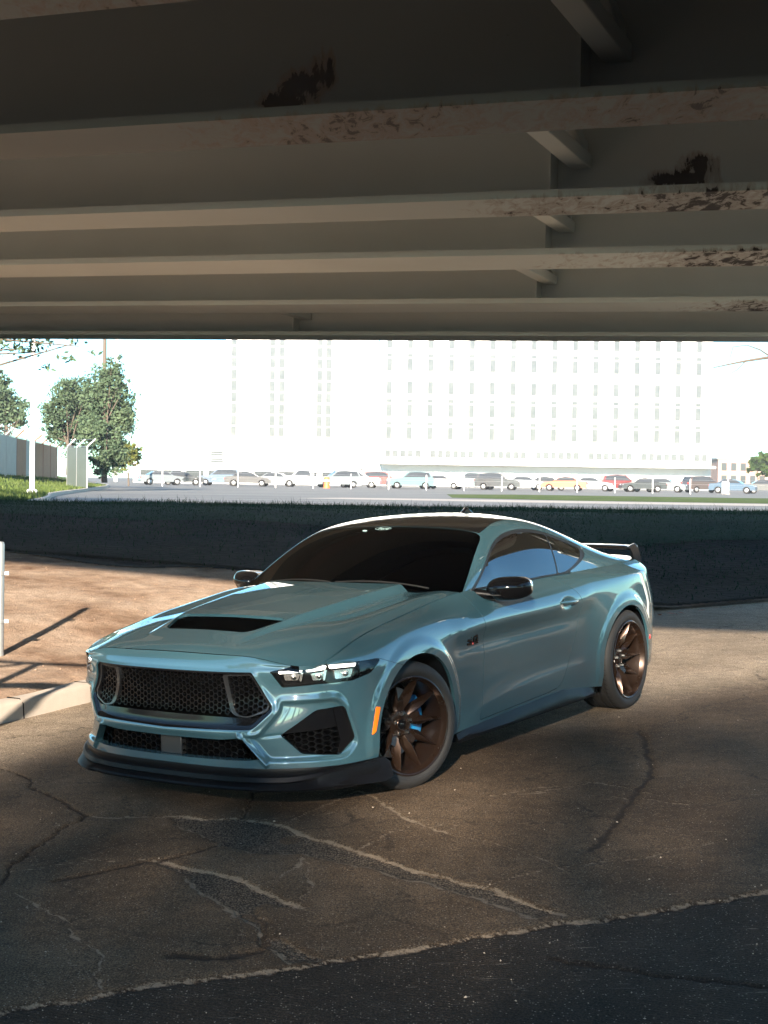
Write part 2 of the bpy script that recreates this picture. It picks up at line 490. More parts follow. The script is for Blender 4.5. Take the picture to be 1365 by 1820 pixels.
def simple(name, col, rough=.5, metal=0, coat=0, spec=.5, var=.12, vs=6., emit=None):
    M, nt, b = nmat(name)
    n = noise(nt, vs, 5); c = mix(nt, n.outputs['Fac'], [k*(1-var) for k in col], [min(1, k*(1+var)) for k in col])
    L(nt, c, b.inputs['Base Color'])
    dr = min(.06, rough*.4); r = ramp(nt, n.outputs['Fac'], [(.3, max(0, rough-dr)), (.7, min(1, rough+dr))]); L(nt, r.outputs[0], b.inputs['Roughness'])
    b.inputs['Metallic'].default_value = metal; b.inputs['Coat Weight'].default_value = coat; b.inputs['Coat Roughness'].default_value = .03
    b.inputs['Specular IOR Level'].default_value = spec
    if emit: b.inputs['Emission Color'].default_value = (*emit[0], 1); b.inputs['Emission Strength'].default_value = emit[1]
    return M

def paint_mat():
    M, nt, b = nmat('car_paint')
    fl = N(nt, 'ShaderNodeTexVoronoi'); fl.inputs['Scale'].default_value = 900
    tc = N(nt, 'ShaderNodeTexCoord', name='TC'); L(nt, tc.outputs['Object'], fl.inputs['Vector'])
    n = noise(nt, 3.0, 4)
    c = mix(nt, fl.outputs['Color'], (.021, .056, .070), (.026, .067, .083))
    L(nt, c, b.inputs['Base Color'])
    b.inputs['Metallic'].default_value = .0; b.inputs['Roughness'].default_value = .50; b.inputs['Specular IOR Level'].default_value = .2
    b.inputs['Coat Weight'].default_value = 1.0; b.inputs['Coat IOR'].default_value = 2.25
    d = noise(nt, 60, 3); r = ramp(nt, n.outputs['Fac'], [(.4, .008), (.75, .03)])
    L(nt, r.outputs[0], b.inputs['Coat Roughness'])
    return M
MAT = {}
MAT['paint'] = paint_mat()
MAT['gloss_black'] = simple('gloss_black_paint', (.003, .003, .0035), .08, 0, .12, .35)
MAT['satin_black'] = simple('satin_black_plastic', (.0035, .0035, .004), .36, spec=.10)
MAT['trim_black'] = simple('black_rubber_trim', (.008, .008, .008), .5)
MAT['void'] = simple('dark_inner_panel', (.0008, .0008, .0008), .95, spec=.0)
MAT['mesh'] = simple('black_grille_plastic', (.0022, .0022, .0024), .20, spec=.25)
MAT['glass'] = simple('tinted_glass', (.0002, .0002, .0003), .010, 0, 0, .65, vs=1.)
MAT['glass'].node_tree.nodes['Principled BSDF'].inputs['IOR'].default_value = 2.3
MAT['glass'].node_tree.nodes['Principled BSDF'].inputs['Specular IOR Level'].default_value = .5
MAT['ws_glass'] = simple('tinted_windscreen_glass', (.0002, .0002, .0003), .010, 0, 0, .05, vs=1.)
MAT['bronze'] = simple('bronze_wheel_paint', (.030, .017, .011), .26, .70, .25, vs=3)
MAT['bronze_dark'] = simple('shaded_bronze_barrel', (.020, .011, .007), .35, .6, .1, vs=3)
MAT['steel'] = simple('machined_steel', (.45, .44, .43), .28, 1.)
MAT['caliper'] = simple('blue_caliper_paint', (.005, .16, .36), .35, 0, .6)
MAT['carbon'] = None
MAT['amber'] = simple('amber_lens', (.85, .17, .012), .12, 0, .6)
MAT['red_lens'] = simple('red_lens', (.5, .01, .008), .15, 0, .6)
MAT['chrome'] = simple('bright_reflector', (.80, .78, .74), .16, .9)
MAT['lamp_white'] = simple('white_lamp_plastic', (.85, .83, .78), .25, emit=((1, .95, .86), .8))
MAT['plate_grey'] = simple('grey_sensor_cover', (.018, .018, .018), .4)
def carbon():
    M, nt, b = nmat('carbon_fibre')
    tc = N(nt, 'ShaderNodeTexCoord', name='TC'); w = N(nt, 'ShaderNodeTexChecker'); w.inputs['Scale'].default_value = 260
    L(nt, tc.outputs['Object'], w.inputs['Vector'])
    c = mix(nt, w.outputs['Fac'], (.004, .004, .0045), (.018, .019, .020)); L(nt, c, b.inputs['Base Color'])
    b.inputs['Roughness'].default_value = .22; b.inputs['Coat Weight'].default_value = .35; return M
MAT['carbon'] = carbon()
def rubber():
    M, nt, b = nmat('tyre_rubber')
    n = noise(nt, 14, 6, .65); c = mix(nt, n.outputs['Fac'], (.0035, .0032, .003), (.011, .0095, .0083)); L(nt, c, b.inputs['Base Color'])
    b.inputs['Roughness'].default_value = .72; m = noise(nt, 160, 3); bump(nt, b, m.outputs['Fac'], .25, .002); return M
MAT['rubber'] = rubber()
def lensmat():
    M, nt, b = nmat('clear_lamp_lens')
    b.inputs['Base Color'].default_value = (1, 1, 1, 1); b.inputs['Roughness'].default_value = .01; b.inputs['IOR'].default_value = 1.35
    b.inputs['Transmission Weight'].default_value = 0
    t = N(nt, 'ShaderNodeBsdfTransparent'); g = N(nt, 'ShaderNodeBsdfGlossy'); g.inputs['Roughness'].default_value = .02
    f = N(nt, 'ShaderNodeFresnel'); f.inputs['IOR'].default_value = 1.45; mx = N(nt, 'ShaderNodeMixShader')
    L(nt, f.outputs[0], mx.inputs[0]); L(nt, t.outputs[0], mx.inputs[1]); L(nt, g.outputs[0], mx.inputs[2])
    L(nt, mx.outputs[0], nt.nodes['Material Output'].inputs['Surface']); return M
MAT['lens'] = lensmat()
# ------------------------------------------------------------------ the car
def both(fn):
    return fn

CAR = empty('sports_car')
tag(CAR, 'grey-blue sports coupe with bronze wheels and black grille parked under the overpass', 'car')

W, WP = make_wrap(); H, HP = make_hood(); G, GP = make_green()
wx_, wy_, wz_ = W.V.T; wq = wy_-wx_

def fclip(g, poly, ax, keep='in', gap=0.):
    """clip a surface by an outline given in the coordinates ax = ('q','z') etc."""
    c = {'x': g.V[:, 0], 'y': g.V[:, 1], 'z': g.V[:, 2], 'q': g.V[:, 1]-g.V[:, 0]}
    f = sdf(poly, c[ax[0]], c[ax[1]])
    return clip(g, f+gap if keep == 'in' else -f+gap)

BIG = 9.
GR = fillet([(-1.2, .716), (-.385, .7195, .010), (-.238, .536, .035), (-.395, .434, .04), (-1.2, .415)], .01)
INT = fillet([(-1.2, .371), (-.60, .378, .005), (-.470, .393, .012), (-.345, .285, .015), (-.42, .277, .02), (-1.2, .269)], .005)
VENT = fillet([(-.200, .402, .012), (.055, .521, .03), (.265, .531, .02), (.345, .358, .03), (.228, .285, .02), (-.050, .303, .02)], .01)
HL = fillet([(-.262, .7225, .006), (-.118, .7425, .004), (-.112, .80), (.142, .80), (.146, .7455, .003), (.40, .744, .01), (.540, .746, .006), (.568, .735, .010), (.485, .679, .02), (.335, .653, .015), (.07, .651, .01), (-.178, .640, .010)], .004)
HLC = fillet([(-.262, .7225, .006), (-.118, .7425, .004), (.146, .7465, .003), (.40, .744, .01), (.540, .746, .006), (.568, .735, .010), (.485, .679, .02), (.335, .653, .015), (.07, .651, .01), (-.178, .640, .010)], .004)
MARK = [(.512, .503), (.547, .498), (.505, .377), (.470, .362)]
DOOR = fillet([(-.66, 1.03), (-.690, .915, .05), (-.738, .774, .05), (-.752, .648, .06), (-.726, .353, .05), (-.692, .247, .02), (-1.573, .276, .03), (-1.74, .292, .08), (-1.822, .393, .08), (-1.945, .570, .10), (-2.012, .805, .04), (-1.941, .885, .04), (-1.775, .990), (-1.775, 1.03)], .03)
SEAM = np.array([(-.4, .60), (-.15, .7425), (.15, .7435), (.40, .7435), (.552, .7425), (.584, .736), (.754, .690), (.95, .62)])

def arch_field(g, grow=0.):
    f = np.full(len(g.V), 9.)
    for cx, cz, r in (ARCH_F, ARCH_R):
        d = np.sqrt((g.V[:, 0]-cx)**2+(np.maximum(g.V[:, 2], cz)-cz)**2)-(r+grow)
        f = np.minimum(f, d)
    return -f

def bottom_z(x):
    return np.interp(x, [-3.9, -3.0, -2.3, -2.10, -1.78, -1.11, -.538, -.36, .36, .5, 1.2], [.25, .24, .21, .232, .262, .243, .224, .215, .225, .236, .238])
base = clip(W, bottom_z(wx_)-wz_)
body = clip(base, arch_field(base))
nb = len(body.cut)
# ---- openings of the front bumper
op = body
for poly in (GR, INT, VENT, HL):
    op = fclip(op, poly, 'qz', 'out')
q = op.V[:, 1]-op.V[:, 0]; seam = op.V[:, 2]-np.interp(q, SEAM[:, 0], SEAM[:, 1])
isb = np.where(op.V[:, 0] > .1, np.where(q < .146, -1., np.maximum(seam, -.5)), 1.)
bump_ = clip(op, np.where(q < .02, -.2, isb)+.001)
rest = clip(op, -np.where(q < .02, -.2, isb)+.001)
door = fclip(rest, DOOR, 'xz', 'in', .0018)
rest = fclip(rest, DOOR, 'xz', 'out', .0018)
fend = clip(rest, -(rest.V[:, 0]+1.0))                        # ahead of the door
quart = clip(rest, rest.V[:, 0]+1.0)
quart_f = quart.V[:, 0]+3.30+.25*(quart.V[:, 2]-.6)*(quart.V[:, 2] < .86)
rearb = clip(quart, np.maximum(quart_f, -(.86-quart.V[:, 2]))+.0015)
quart = clip(quart, -np.maximum(quart_f, quart.V[:, 2]-.86)+.0015)

def lip(g, d=.018): return flange(g, d)
def blip(g):
    deep = []; sh = []
    for a, b in g.cut:
        p = g.V[a]; (deep if (p[2] < .405 and p[2] > .262 and p[1]-p[0] < -.33) else sh).append((a, b))
    A = flange(g, .022, edges=sh); Vd = flange(SG(g.V, [], g.N), vec=(-.058, 0, 0), edges=deep)
    return merge(A, Vd)
P_ = MAT['paint']
bumper = gobj('front_bumper', merge(blip(bump_), mirror(blip(bump_))), P_, CAR)
fen_l = gobj('fender', lip(fend), P_, CAR); fen_r = gobj('fender', mirror(lip(fend)), P_, CAR)
door_l = gobj('door', lip(door), P_, CAR); door_r = gobj('door', mirror(lip(door)), P_, CAR)
qp_l = gobj('quarter_panel', lip(quart), P_, CAR); qp_r = gobj('quarter_panel', mirror(lip(quart)), P_, CAR)
gobj('rear_bumper', merge(lip(rearb), mirror(lip(rearb))), P_, CAR)

# ---- inner shell: what shows dark in the gaps
inn = offset(clip(base, base.V[:, 0]-.28), -.022); inn = clip(inn, arch_field(inn, .012))
hin = clip(SG(H.V-np.array([0, 0, .03]), H.F, H.N), H.V[:, 0]+H.V[:, 1]*.25-.80)
gobj('inner_shell', merge(inn, mirror(inn), hin, mirror(hin)), MAT['void'], CAR)
ub = MB(); ub.prism([(.62, -.60), (.62, .60), (.36, .60), (.36, .52), (-.36, .52), (-.36, .80), (-2.28, .80), (-2.28, .56), (-3.1, .56), (-3.1, .62), (-3.55, .5), (-3.55, -.5), (-3.1, -.62), (-3.1, -.56), (-2.28, -.56), (-2.28, -.80), (-.36, -.80), (-.36, -.52), (.36, -.52), (.36, -.60)][::-1], 2, .175, .60)
build('underbody', ub, MAT['void'], CAR)
for cx, cz, r in (ARCH_F, ARCH_R):
    for s in (1, -1):
        m = MB(); n = 40; V = []; F = []
        for i in range(n+1):
            a = -.35+(math.pi+.7)*i/n
            for yy in (.50, .915): V.append((cx+(r+.014)*math.cos(a), s*yy, cz+(r+.014)*math.sin(a)))
        for i in range(n): F.append((2*i, 2*i+1, 2*i+3, 2*i+2))
        V.append((cx, s*.50, cz)); c = len(V)-1
        for i in range(n): F.append((2*i, 2*i+2, c))
        m.add(V, F); build('wheel_liner', m, MAT['satin_black'], CAR, smooth=40)

# ---- hood and its vent
SCOOP = fillet([(.640, -.9), (.640, .262, .03), (.605, .300, .02), (.435, .368, .012), (.392, .345, .03), (.376, -.9)], .02)
H2 = grid(HP[:-2, 1:-1]); hood = fclip(H2, SCOOP, 'xy', 'out'); hv = fclip(H, SCOOP, 'xy', 'in')
# outer return of the hood: the boundary of the patch
def bedges(P, sides):
    nu, nv = P.shape[:2]; E = []
    id_ = lambda i, j: i*nv+j
    if 'u1' in sides: E += [(id_(nu-1, j), id_(nu-1, j+1)) for j in range(nv-1)]
    if 'v0' in sides: E += [(id_(i, 0), id_(i+1, 0)) for i in range(nu-1)]
    if 'v1' in sides: E += [(id_(i+1, nv-1), id_(i, nv-1)) for i in range(nu-1)]
    return E
hb = flange(SG(H2.V, [], H2.N), vec=(0, 0, -.02), edges=bedges(HP[:-2, 1:-1], ('u1', 'v1')))
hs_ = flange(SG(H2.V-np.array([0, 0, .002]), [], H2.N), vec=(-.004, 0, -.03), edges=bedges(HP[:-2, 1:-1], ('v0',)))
hood_o = gobj('hood', merge(flange(hood, .02), hb, mirror(flange(hood, .02)), mirror(hb)), P_, CAR)
gobj('hood_gap_shade', merge(hs_, mirror(hs_)), MAT['void'], hood_o)  # black strip standing in for the shade in the hood gap
hvi = offset(hv, -.016)
hv_o = gobj('hood_vent', merge(hvi, mirror(hvi)), MAT['void'], hood_o)
sl = MB()
for x in (.44, .51, .58):
    hw = .33-(x-.44)*.25; zz = .905-(x-.44)*.20
    sl.add([(x, -hw, zz-.008), (x, hw, zz-.008), (x-.04, hw, zz+.008), (x-.04, -hw, zz+.008)], [(0, 1, 2, 3)])
build('vent_slat', sl, MAT['void'], hood_o)

# ---- greenhouse
WS = [(-.30, -.9), (-.30, .925), (-.40, .892), (-.694, .801), (-.845, .760), (-1.016, .708), (-1.170, .660), (-1.208, .640), (-1.222, .61), (-1.224, .572), (-1.219, .476), (-1.194, .347), (-1.170, .19), (-1.160, 0), (-1.160, -.9)]
DLO = fillet([(-.800, .9865, .01), (-.994, 1.087, .05), (-1.155, 1.176, .08), (-1.300, 1.240, .08), (-1.457, 1.280, .08), (-1.648, 1.297, .1), (-1.857, 1.289, .1), (-2.06, 1.257, .1), (-2.227, 1.215, .1), (-2.500, 1.149, .02), (-2.545, 1.118, .03), (-2.50, 1.082, .04), (-2.394, 1.050, .08), (-2.215, 1.010, .08), (-2.08, .9875, .03), (-1.9, .9905), (-1.3, .984)], .02)
GLS = fillet([(-.86, .992, .01), (-1.05, 1.100, .05), (-1.19, 1.176, .08), (-1.33, 1.228, .08), (-1.48, 1.261, .08), (-1.648, 1.275, .1), (-1.84, 1.268, .1), (-2.035, 1.240, .02), (-1.925, .993, .01)], .02)
QGL = fillet([(-2.050, 1.236, .01), (-2.215, 1.195, .05), (-2.440, 1.136, .02), (-2.470, 1.116, .02), (-2.430, 1.093, .04), (-2.350, 1.062, .06), (-2.195, 1.022, .06), (-2.06, .998, .03), (-1.945, .9945, .01)], .02)
ROOF = fillet([(-1.163, -.9), (-1.163, 0), (-1.172, .19), (-1.197, .347), (-1.222, .476), (-1.227, .572), (-1.235, .618, .01), (-1.318, .608), (-1.438, .581), (-1.534, .567), (-1.70, .556), (-2.2, .552), (-2.56, .552, .03), (-2.50, .0), (-2.50, -.9)], .005)
RGL = fillet([(-2.58, -.9), (-2.58, 0), (-2.63, .555, .04), (-3.12, .60, .05), (-3.26, .50), (-3.30, 0), (-3.30, -.9)], .02)
gv = G.V
ws = clip(fclip(G, WS, 'xy', 'in', .001), -(G.V[:, 0]*0-1)) if False else fclip(G, WS, 'xy', 'in', .001)
gg = fclip(G, WS, 'xy', 'out', .001)
roof = fclip(gg, ROOF, 'xy', 'in', .001); gg = fclip(gg, ROOF, 'xy', 'out', .001)
rg = fclip(gg, RGL, 'xy', 'in', .001); gg = fclip(gg, RGL, 'xy', 'out', .001)
hi = clip(gg, .9-gg.V[:, 2]); dlo = fclip(hi, DLO, 'xz', 'in', .0); pill = fclip(hi, DLO, 'xz', 'out', .0)
sg = fclip(dlo, GLS, 'xz', 'in'); qg = fclip(dlo, QGL, 'xz', 'in'); trim = fclip(fclip(dlo, GLS, 'xz', 'out'), QGL, 'xz', 'out')
pill = flange(pill, .012)
gobj('roof_frame', merge(pill, mirror(pill)), P_, CAR)
roof_o = gobj('roof_panel', merge(roof, mirror(roof)), MAT['gloss_black'], CAR)
ws_o = gobj('windshield', merge(ws, mirror(ws)), MAT['ws_glass'], CAR)
gobj('rear_window', merge(rg, mirror(rg)), MAT['glass'], CAR)
for f in (lambda g: g, mirror):
    a = gobj('window_trim', f(offset(trim, -.003)), MAT['trim_black'], CAR)
    gobj('side_window', f(offset(sg, -.004)), MAT['glass'], CAR)
    gobj('quarter_window', f(offset(qg, -.004)), MAT['glass'], CAR)
# belt moulding
for s in (1, -1):
    pts = [(x, s*(np.interp(x, [-2.12, -1.7, -1.2, -.8], [.806, .809, .809, .806])), np.interp(x, [-2.12, -1.7, -1.2, -.8], [.9885, .9905, .984, .9855])) for x in np.linspace(-.80, -2.10, 24)]
    build('belt_moulding', MB().tube(pts, .007, 6), MAT['trim_black'], CAR, smooth=60)

# ---- surface sampling for things that follow the front
WB = BVHTree.FromPolygons([tuple(v) for v in merge(W, mirror(W)).V], merge(W, mirror(W)).F)
def on_front(q_, z, off=0., side=1):
    """point of the bumper skin at y-x = q; side -1 mirrors"""
    h = WB.ray_cast(Vector((1.6, 1.6+q_, z)), Vector((-1, -1, 0)).normalized())
    if h[0] is None: return None
    p = np.array(h[0]); n = np.array(h[1]); n = n if n[0]+n[1] > 0 else -n
    p = p+n*off; return np.array([p[0], side*p[1], p[2]])
def front_y(y, z, off=0.):
    h = WB.ray_cast(Vector((2, y, z)), Vector((-1, 0, 0))); p = np.array(h[0]); return np.array([p[0]+off, y, z])
def honey(poly, r, t, depth, off, ykey=True, squash=1., margin=.3):
    """honeycomb in a y-z outline, laid on the bumper skin"""
    m = MB(); P = np.array(poly); y0, y1 = P[:, 0].min(), P[:, 0].max(); z0, z1 = P[:, 1].min(), P[:, 1].max()
    dx = 1.5*r; dz = math.sqrt(3)*r*squash; i = 0; y = y0
    while y < y1+r:
        z = z0+(dz/2 if i % 2 else 0)
        while z < z1+dz:
            if sdf(P, np.array([y]), np.array([z]))[0] < -margin*r:
                V = []
                ok = True
                for rr, oo in ((r, off), (r-t, off), (r-t*1.2, off-depth)):
                    for k in range(6):
                        a = k*math.pi/3; yy = y+rr*math.cos(a); zq = z+rr*math.sin(a)*squash
                        h = WB.ray_cast(Vector((2, yy, zq)), Vector((-1, 0, 0)))
                        if h[0] is None: ok = False; break
                        V.append((h[0][0]+oo, yy, zq))
                    if not ok: break
                if ok: m.add(V, [(k, (k+1) % 6, 6+(k+1) % 6, 6+k) for k in range(6)]+[(6+k, 6+(k+1) % 6, 12+(k+1) % 6, 12+k) for k in range(6)])
            z += dz
        y += dx; i += 1
    return m
def qz2yz(poly, lo=0.):
    out = []
    for a, z in poly:
        p = on_front(max(a, -.955), z)
        if p is not None: out.append((p[1], p[2]))
    return out
def full_outline(poly):
    h = [p for p in qz2yz(poly) if p[0] >= 0]
    return h+[(-y, z) for y, z in h[::-1]]

# ---- upper grille
gback = offset(fclip(W, GR, 'qz', 'in', -.012), -.050)
grille = gobj('grille', merge(gback, mirror(gback)), MAT['void'], CAR)
gfull = full_outline([p for p in GR if p[0] > -.96]+[])
gl = fillet([(y*1., z) for y, z in [(-.50, .712), (-.60, .545), (-.57, .50), (.57, .50), (.60, .545), (.50, .712)]][::-1], .01)
build('grille_mesh', honey(gl, .0165, .0030, .02, -.022), MAT['mesh'], grille)
lowpan = clip(offset(fclip(W, GR, 'qz', 'in', -.006), -.012), 0*0+np.array([v[2]-.488-.03*sstep(-.38, -.25, v[1]-v[0])+.0 for v in offset(fclip(W, GR, 'qz', 'in', -.006), -.012).V]))
lowpan = flange(lowpan, .03)
build('grille_lower_panel', MB(merge(lowpan, mirror(lowpan)).V.tolist(), merge(lowpan, mirror(lowpan)).F, merge(lowpan, mirror(lowpan)).N), MAT['gloss_black'], grille, smooth='custom')
rim_ = offset(clip(fclip(W, GR, 'qz', 'in', -.006), -(sdf(GR, *(lambda g: (g.V[:, 1]-g.V[:, 0], g.V[:, 2]))(fclip(W, GR, 'qz', 'in', -.006)))+.018)), -.010)
rim_ = flange(rim_, .03)
gobj('grille_surround', merge(rim_, mirror(rim_)), MAT['gloss_black'], grille)
FO = fillet([(-.583, .697, .008), (-.532, .515, .02), (-.505, .500, .02), (-.432, .489, .05), (-.290, .524, .02), (-.270, .552, .02), (-.392, .704, .008)], .01)
FI = fillet([(-.550, .692, .005), (-.510, .535, .012), (-.492, .508, .015), (-.431, .4965, .05), (-.299, .5295, .015), (-.2795, .5525, .012), (-.396, .697, .006)], .01)
fr_ = offset(fclip(fclip(W, FO, 'qz', 'in'), FI, 'qz', 'out'), -.010); fr_ = flange(fr_, .025)
for f in (lambda g: g, mirror): gobj('grille_frame', f(fr_), MAT['carbon'], grille)

# ---- lower intake
iback = offset(fclip(W, INT, 'qz', 'in', -.02), -.075)
intake = gobj('lower_intake', merge(iback, mirror(iback)), MAT['void'], CAR)
il = [(-.56, .272), (.56, .272), (.47, .392), (-.47, .392)]
build('intake_mesh', honey(il, .0235, .0036, .02, -.045, squash=.82), MAT['mesh'], intake)
sb = MB().box(.885, .925, -.078, .062, .272, .372)
build('sensor_cover', sb, MAT['plate_grey'], intake, bevel=.004)

# ---- corner vents
for s in (1, -1):
    f = (lambda g: g) if s > 0 else mirror
    vb = offset(fclip(W, VENT, 'qz', 'in', -.008), -.055)
    v = gobj('corner_vent', f(vb), MAT['void'], CAR)
    vg = fclip(W, VENT, 'qz', 'in', .002)
    up = clip(offset(vg, -.012), -(vg.V[:, 2]-np.interp(vg.V[:, 1]-vg.V[:, 0], [-.2, .30], [.405, .432])))
    # slanted hood over the mesh and the blade on the outer side
    gobj('vent_hood', f(flange(up, .02)), MAT['gloss_black'], v)
    q_ = vg.V[:, 1]-vg.V[:, 0]; ob = clip(offset(vg, -.006), -(q_-np.interp(vg.V[:, 2], [.28, .36, .53], [.205, .235, .185])))
    gobj('vent_blade', f(flange(ob, .03)), MAT['gloss_black'], v)
    pl = [p for p in qz2yz([(-.190, .400), (.22, .430), (.235, .36), (.19, .292), (-.045, .308)])]
    h = honey([(y, z) for y, z in pl][::-1], .0175, .0028, .02, -.030, squash=.9, margin=0)
    if s < 0: h.V = [(a, -b, c) for a, b, c in h.V]; h.F = [k[::-1] for k in h.F]
    build('vent_mesh', h, MAT['mesh'], v)

# ---- headlights
for s in (1, -1):
    f = (lambda g: g) if s > 0 else mirror
    hl = fclip(W, HLC, 'qz', 'in', .0012)
    bucket = flange(offset(hl, -.04), -.036); bucket = clip(bucket, bucket.V[:, 2]-.7435); lens_ = offset(hl, -.001); lens_ = clip(lens_, lens_.V[:, 2]-.7450)
    h = gobj('headlight', f(bucket), MAT['satin_black'], CAR)
    gobj('lens', f(lens_), MAT['lens'], h)
    cap_ = flange(clip(offset(hl, -.006), .395-(hl.V[:, 1]-hl.V[:, 0])), .01); gobj('lamp_end', f(cap_), MAT['gloss_black'], h)
    for k, (a0, a1, zt0, zt1, sl_) in enumerate(((-.205, -.028, .727, .735, .0), (-.004, .146, .7345, .7390, 0), (.172, .378, .741, .7405, 0))):
        bar = fillet([(a0, zt0-.004), (a0+.004, zt0-.020), (a1-.012, zt1-.019), (a1, zt1-.002)], .002)
        b_ = flange(offset(fclip(W, bar, 'qz', 'in'), -.012), .02); gobj('light_bar', f(b_), MAT['lamp_white'], h)
        c0, c1 = a0+.035, a1-.020
        bx = fillet([(c0, zt0-.030), (c0+.010, .668), (c1-.02, .670), (c1, zt1-.030)], .004)
        b_ = flange(offset(fclip(W, bx, 'qz', 'in'), -.022), .018); pj = gobj('projector', f(b_), MAT['chrome'], h)
        ctr = on_front((c0+c1)/2+.01, .690, -.014, s); n = np.array([.80, .60*s, 0]) if k < 2 else np.array([.62, .78*s, 0])
        m = MB().lathe([(.0, .008), (.008, .007), (.013, .003), (.014, -.006)], 16)
        zax = Vector(n).normalized(); xa = zax.cross(Vector((0, 0, 1))).normalized(); M4 = Matrix((xa, zax.cross(xa), zax)).transposed().to_4x4(); M4.translation = Vector(ctr)
        m2 = MB().join(m, M4); build('projector_lens', m2, MAT['steel'], h, smooth=180)
        sw = fillet([(a1-.018, zt1-.024), (a1-.030, .668), (a1-.016, .664), (a1+.004, zt1-.020)], .003)
        b_ = flange(offset(fclip(W, sw, 'qz', 'in'), -.016), .015); gobj('light_divider', f(b_), MAT['chrome'] if k < 2 else MAT['satin_black'], h)
# ---- side markers, fuel flap line is skipped on purpose
for s in (1, -1):
    f = (lambda g: g) if s > 0 else mirror
    mk = flange(offset(fclip(W, MARK, 'qz', 'in'), .004), .006)
    gobj('side_marker', f(mk), MAT['amber'], CAR)
    RM = [(-3.16, .462), (-3.10, .466), (-3.10, .436), (-3.16, .432)]
    mk = flange(offset(clip(fclip(W, RM, 'xz', 'in'), -fclip(W, RM, 'xz', 'in').V[:, 1]), .004), .006)
    gobj('rear_marker', f(mk), MAT['red_lens'], CAR)

# ---- splitter
def splitter():
    sel = [i for i in range(WP.shape[0]) if WP[i, 0, 0] > .375 and WP[i, 0, 1] > -.01]
    C = WP[sel][:, 1]; C = C[np.r_[0:len(C):3, len(C)-1]]
    T = np.gradient(C[:, :2], axis=0); T /= np.linalg.norm(T, axis=1, keepdims=True); O = np.stack([T[:, 1], -T[:, 0]], 1); O[O[:, 0]+O[:, 1] < 0] *= -1; O[0] = (1, 0)
    V = []; n = len(C); yy = C[:, 1]
    for i in range(n):
        e = sstep(.66, .93, yy[i]); st = sstep(.50, .56, yy[i])
        prof = [(-.03, .246), (.004, .238), (.007, .222+.02*e), (.004, .205+.03*e), (.016+.004*st, .198+.034*e), (.022+.008*st, .176+.05*e), (.012+.012*st+.012*e, .170+.03*e), (.046+.016*st-.030*e, .156), (.052+.018*st-.030*e, .146), (.046+.016*st-.030*e, .136-.008*e), (-.20, .134)]
        for o, z in prof: V.append((C[i, 0]+O[i, 0]*o, C[i, 1]+O[i, 1]*o, z))
    k = len(prof); F = []
    for i in range(n-1):
        for j in range(k-1): F.append((i*k+j, i*k+j+1, (i+1)*k+j+1, (i+1)*k+j)[::-1])
    F.append(tuple((n-1)*k+j for j in range(k)))
    m = MB().add(V, F); mm = MB().join(m); mm.add([(x, -y, z) for x, y, z in m.V], [f[::-1] for f in m.F]); return mm
spo = build('front_splitter', splitter(), MAT['satin_black'], CAR, smooth=35)
for s in (1, -1):
    # winglet in front of the wheel
    m = MB(); A = [(.70, .880, .150), (.585, .975, .142), (.46, 1.012, .136), (.362, 1.000, .138), (.362, .978, .215), (.40, .965, .246), (.475, .945, .236), (.58, .905, .200)]
    B = [(x-.01, y-.055, z-.004) for x, y, z in A]; n = len(A)
    m.add([(x, s*y, z) for x, y, z in A+B], [tuple(range(n)), tuple(range(n, 2*n))[::-1]]+[(i, n+i, n+(i+1) % n, (i+1) % n) for i in range(n)])
    if s < 0: m.F = [f[::-1] for f in m.F]
    build('splitter_winglet', m, MAT['satin_black'], spo, bevel=.006)
# ---- side skirts
for s in (1, -1):
    V = []; F = []; xs = np.linspace(-.425, -2.235, 40)
    for x in xs:
        zt = np.interp(x, [-2.24, -2.16, -1.78, -1.11, -.538, -.42], [.205, .222, .260, .240, .220, .205])
        e = 1-sstep(-.5, -.43, x); t = 1-sstep(-2.16, -2.24, x)
        yo = .928-.02*(x < -2.2)
        for y, z in ((.86, zt+.012), (.903, zt+.004), (yo-.012, zt-.028), (yo, .183), (yo-.002, .166), (.80, .160)): V.append((x, s*y, z))
    k = 6
    for i in range(len(xs)-1):
        for j in range(k-1): F.append((i*k+j, (i+1)*k+j, (i+1)*k+j+1, i*k+j+1))
    F.append(tuple(range(k))); F.append(tuple((len(xs)-1)*k+j for j in range(k))[::-1])
    if s < 0: F = [f[::-1] for f in F]
    build('side_skirt', MB().add(V, F), MAT['satin_black'], CAR, smooth=30)

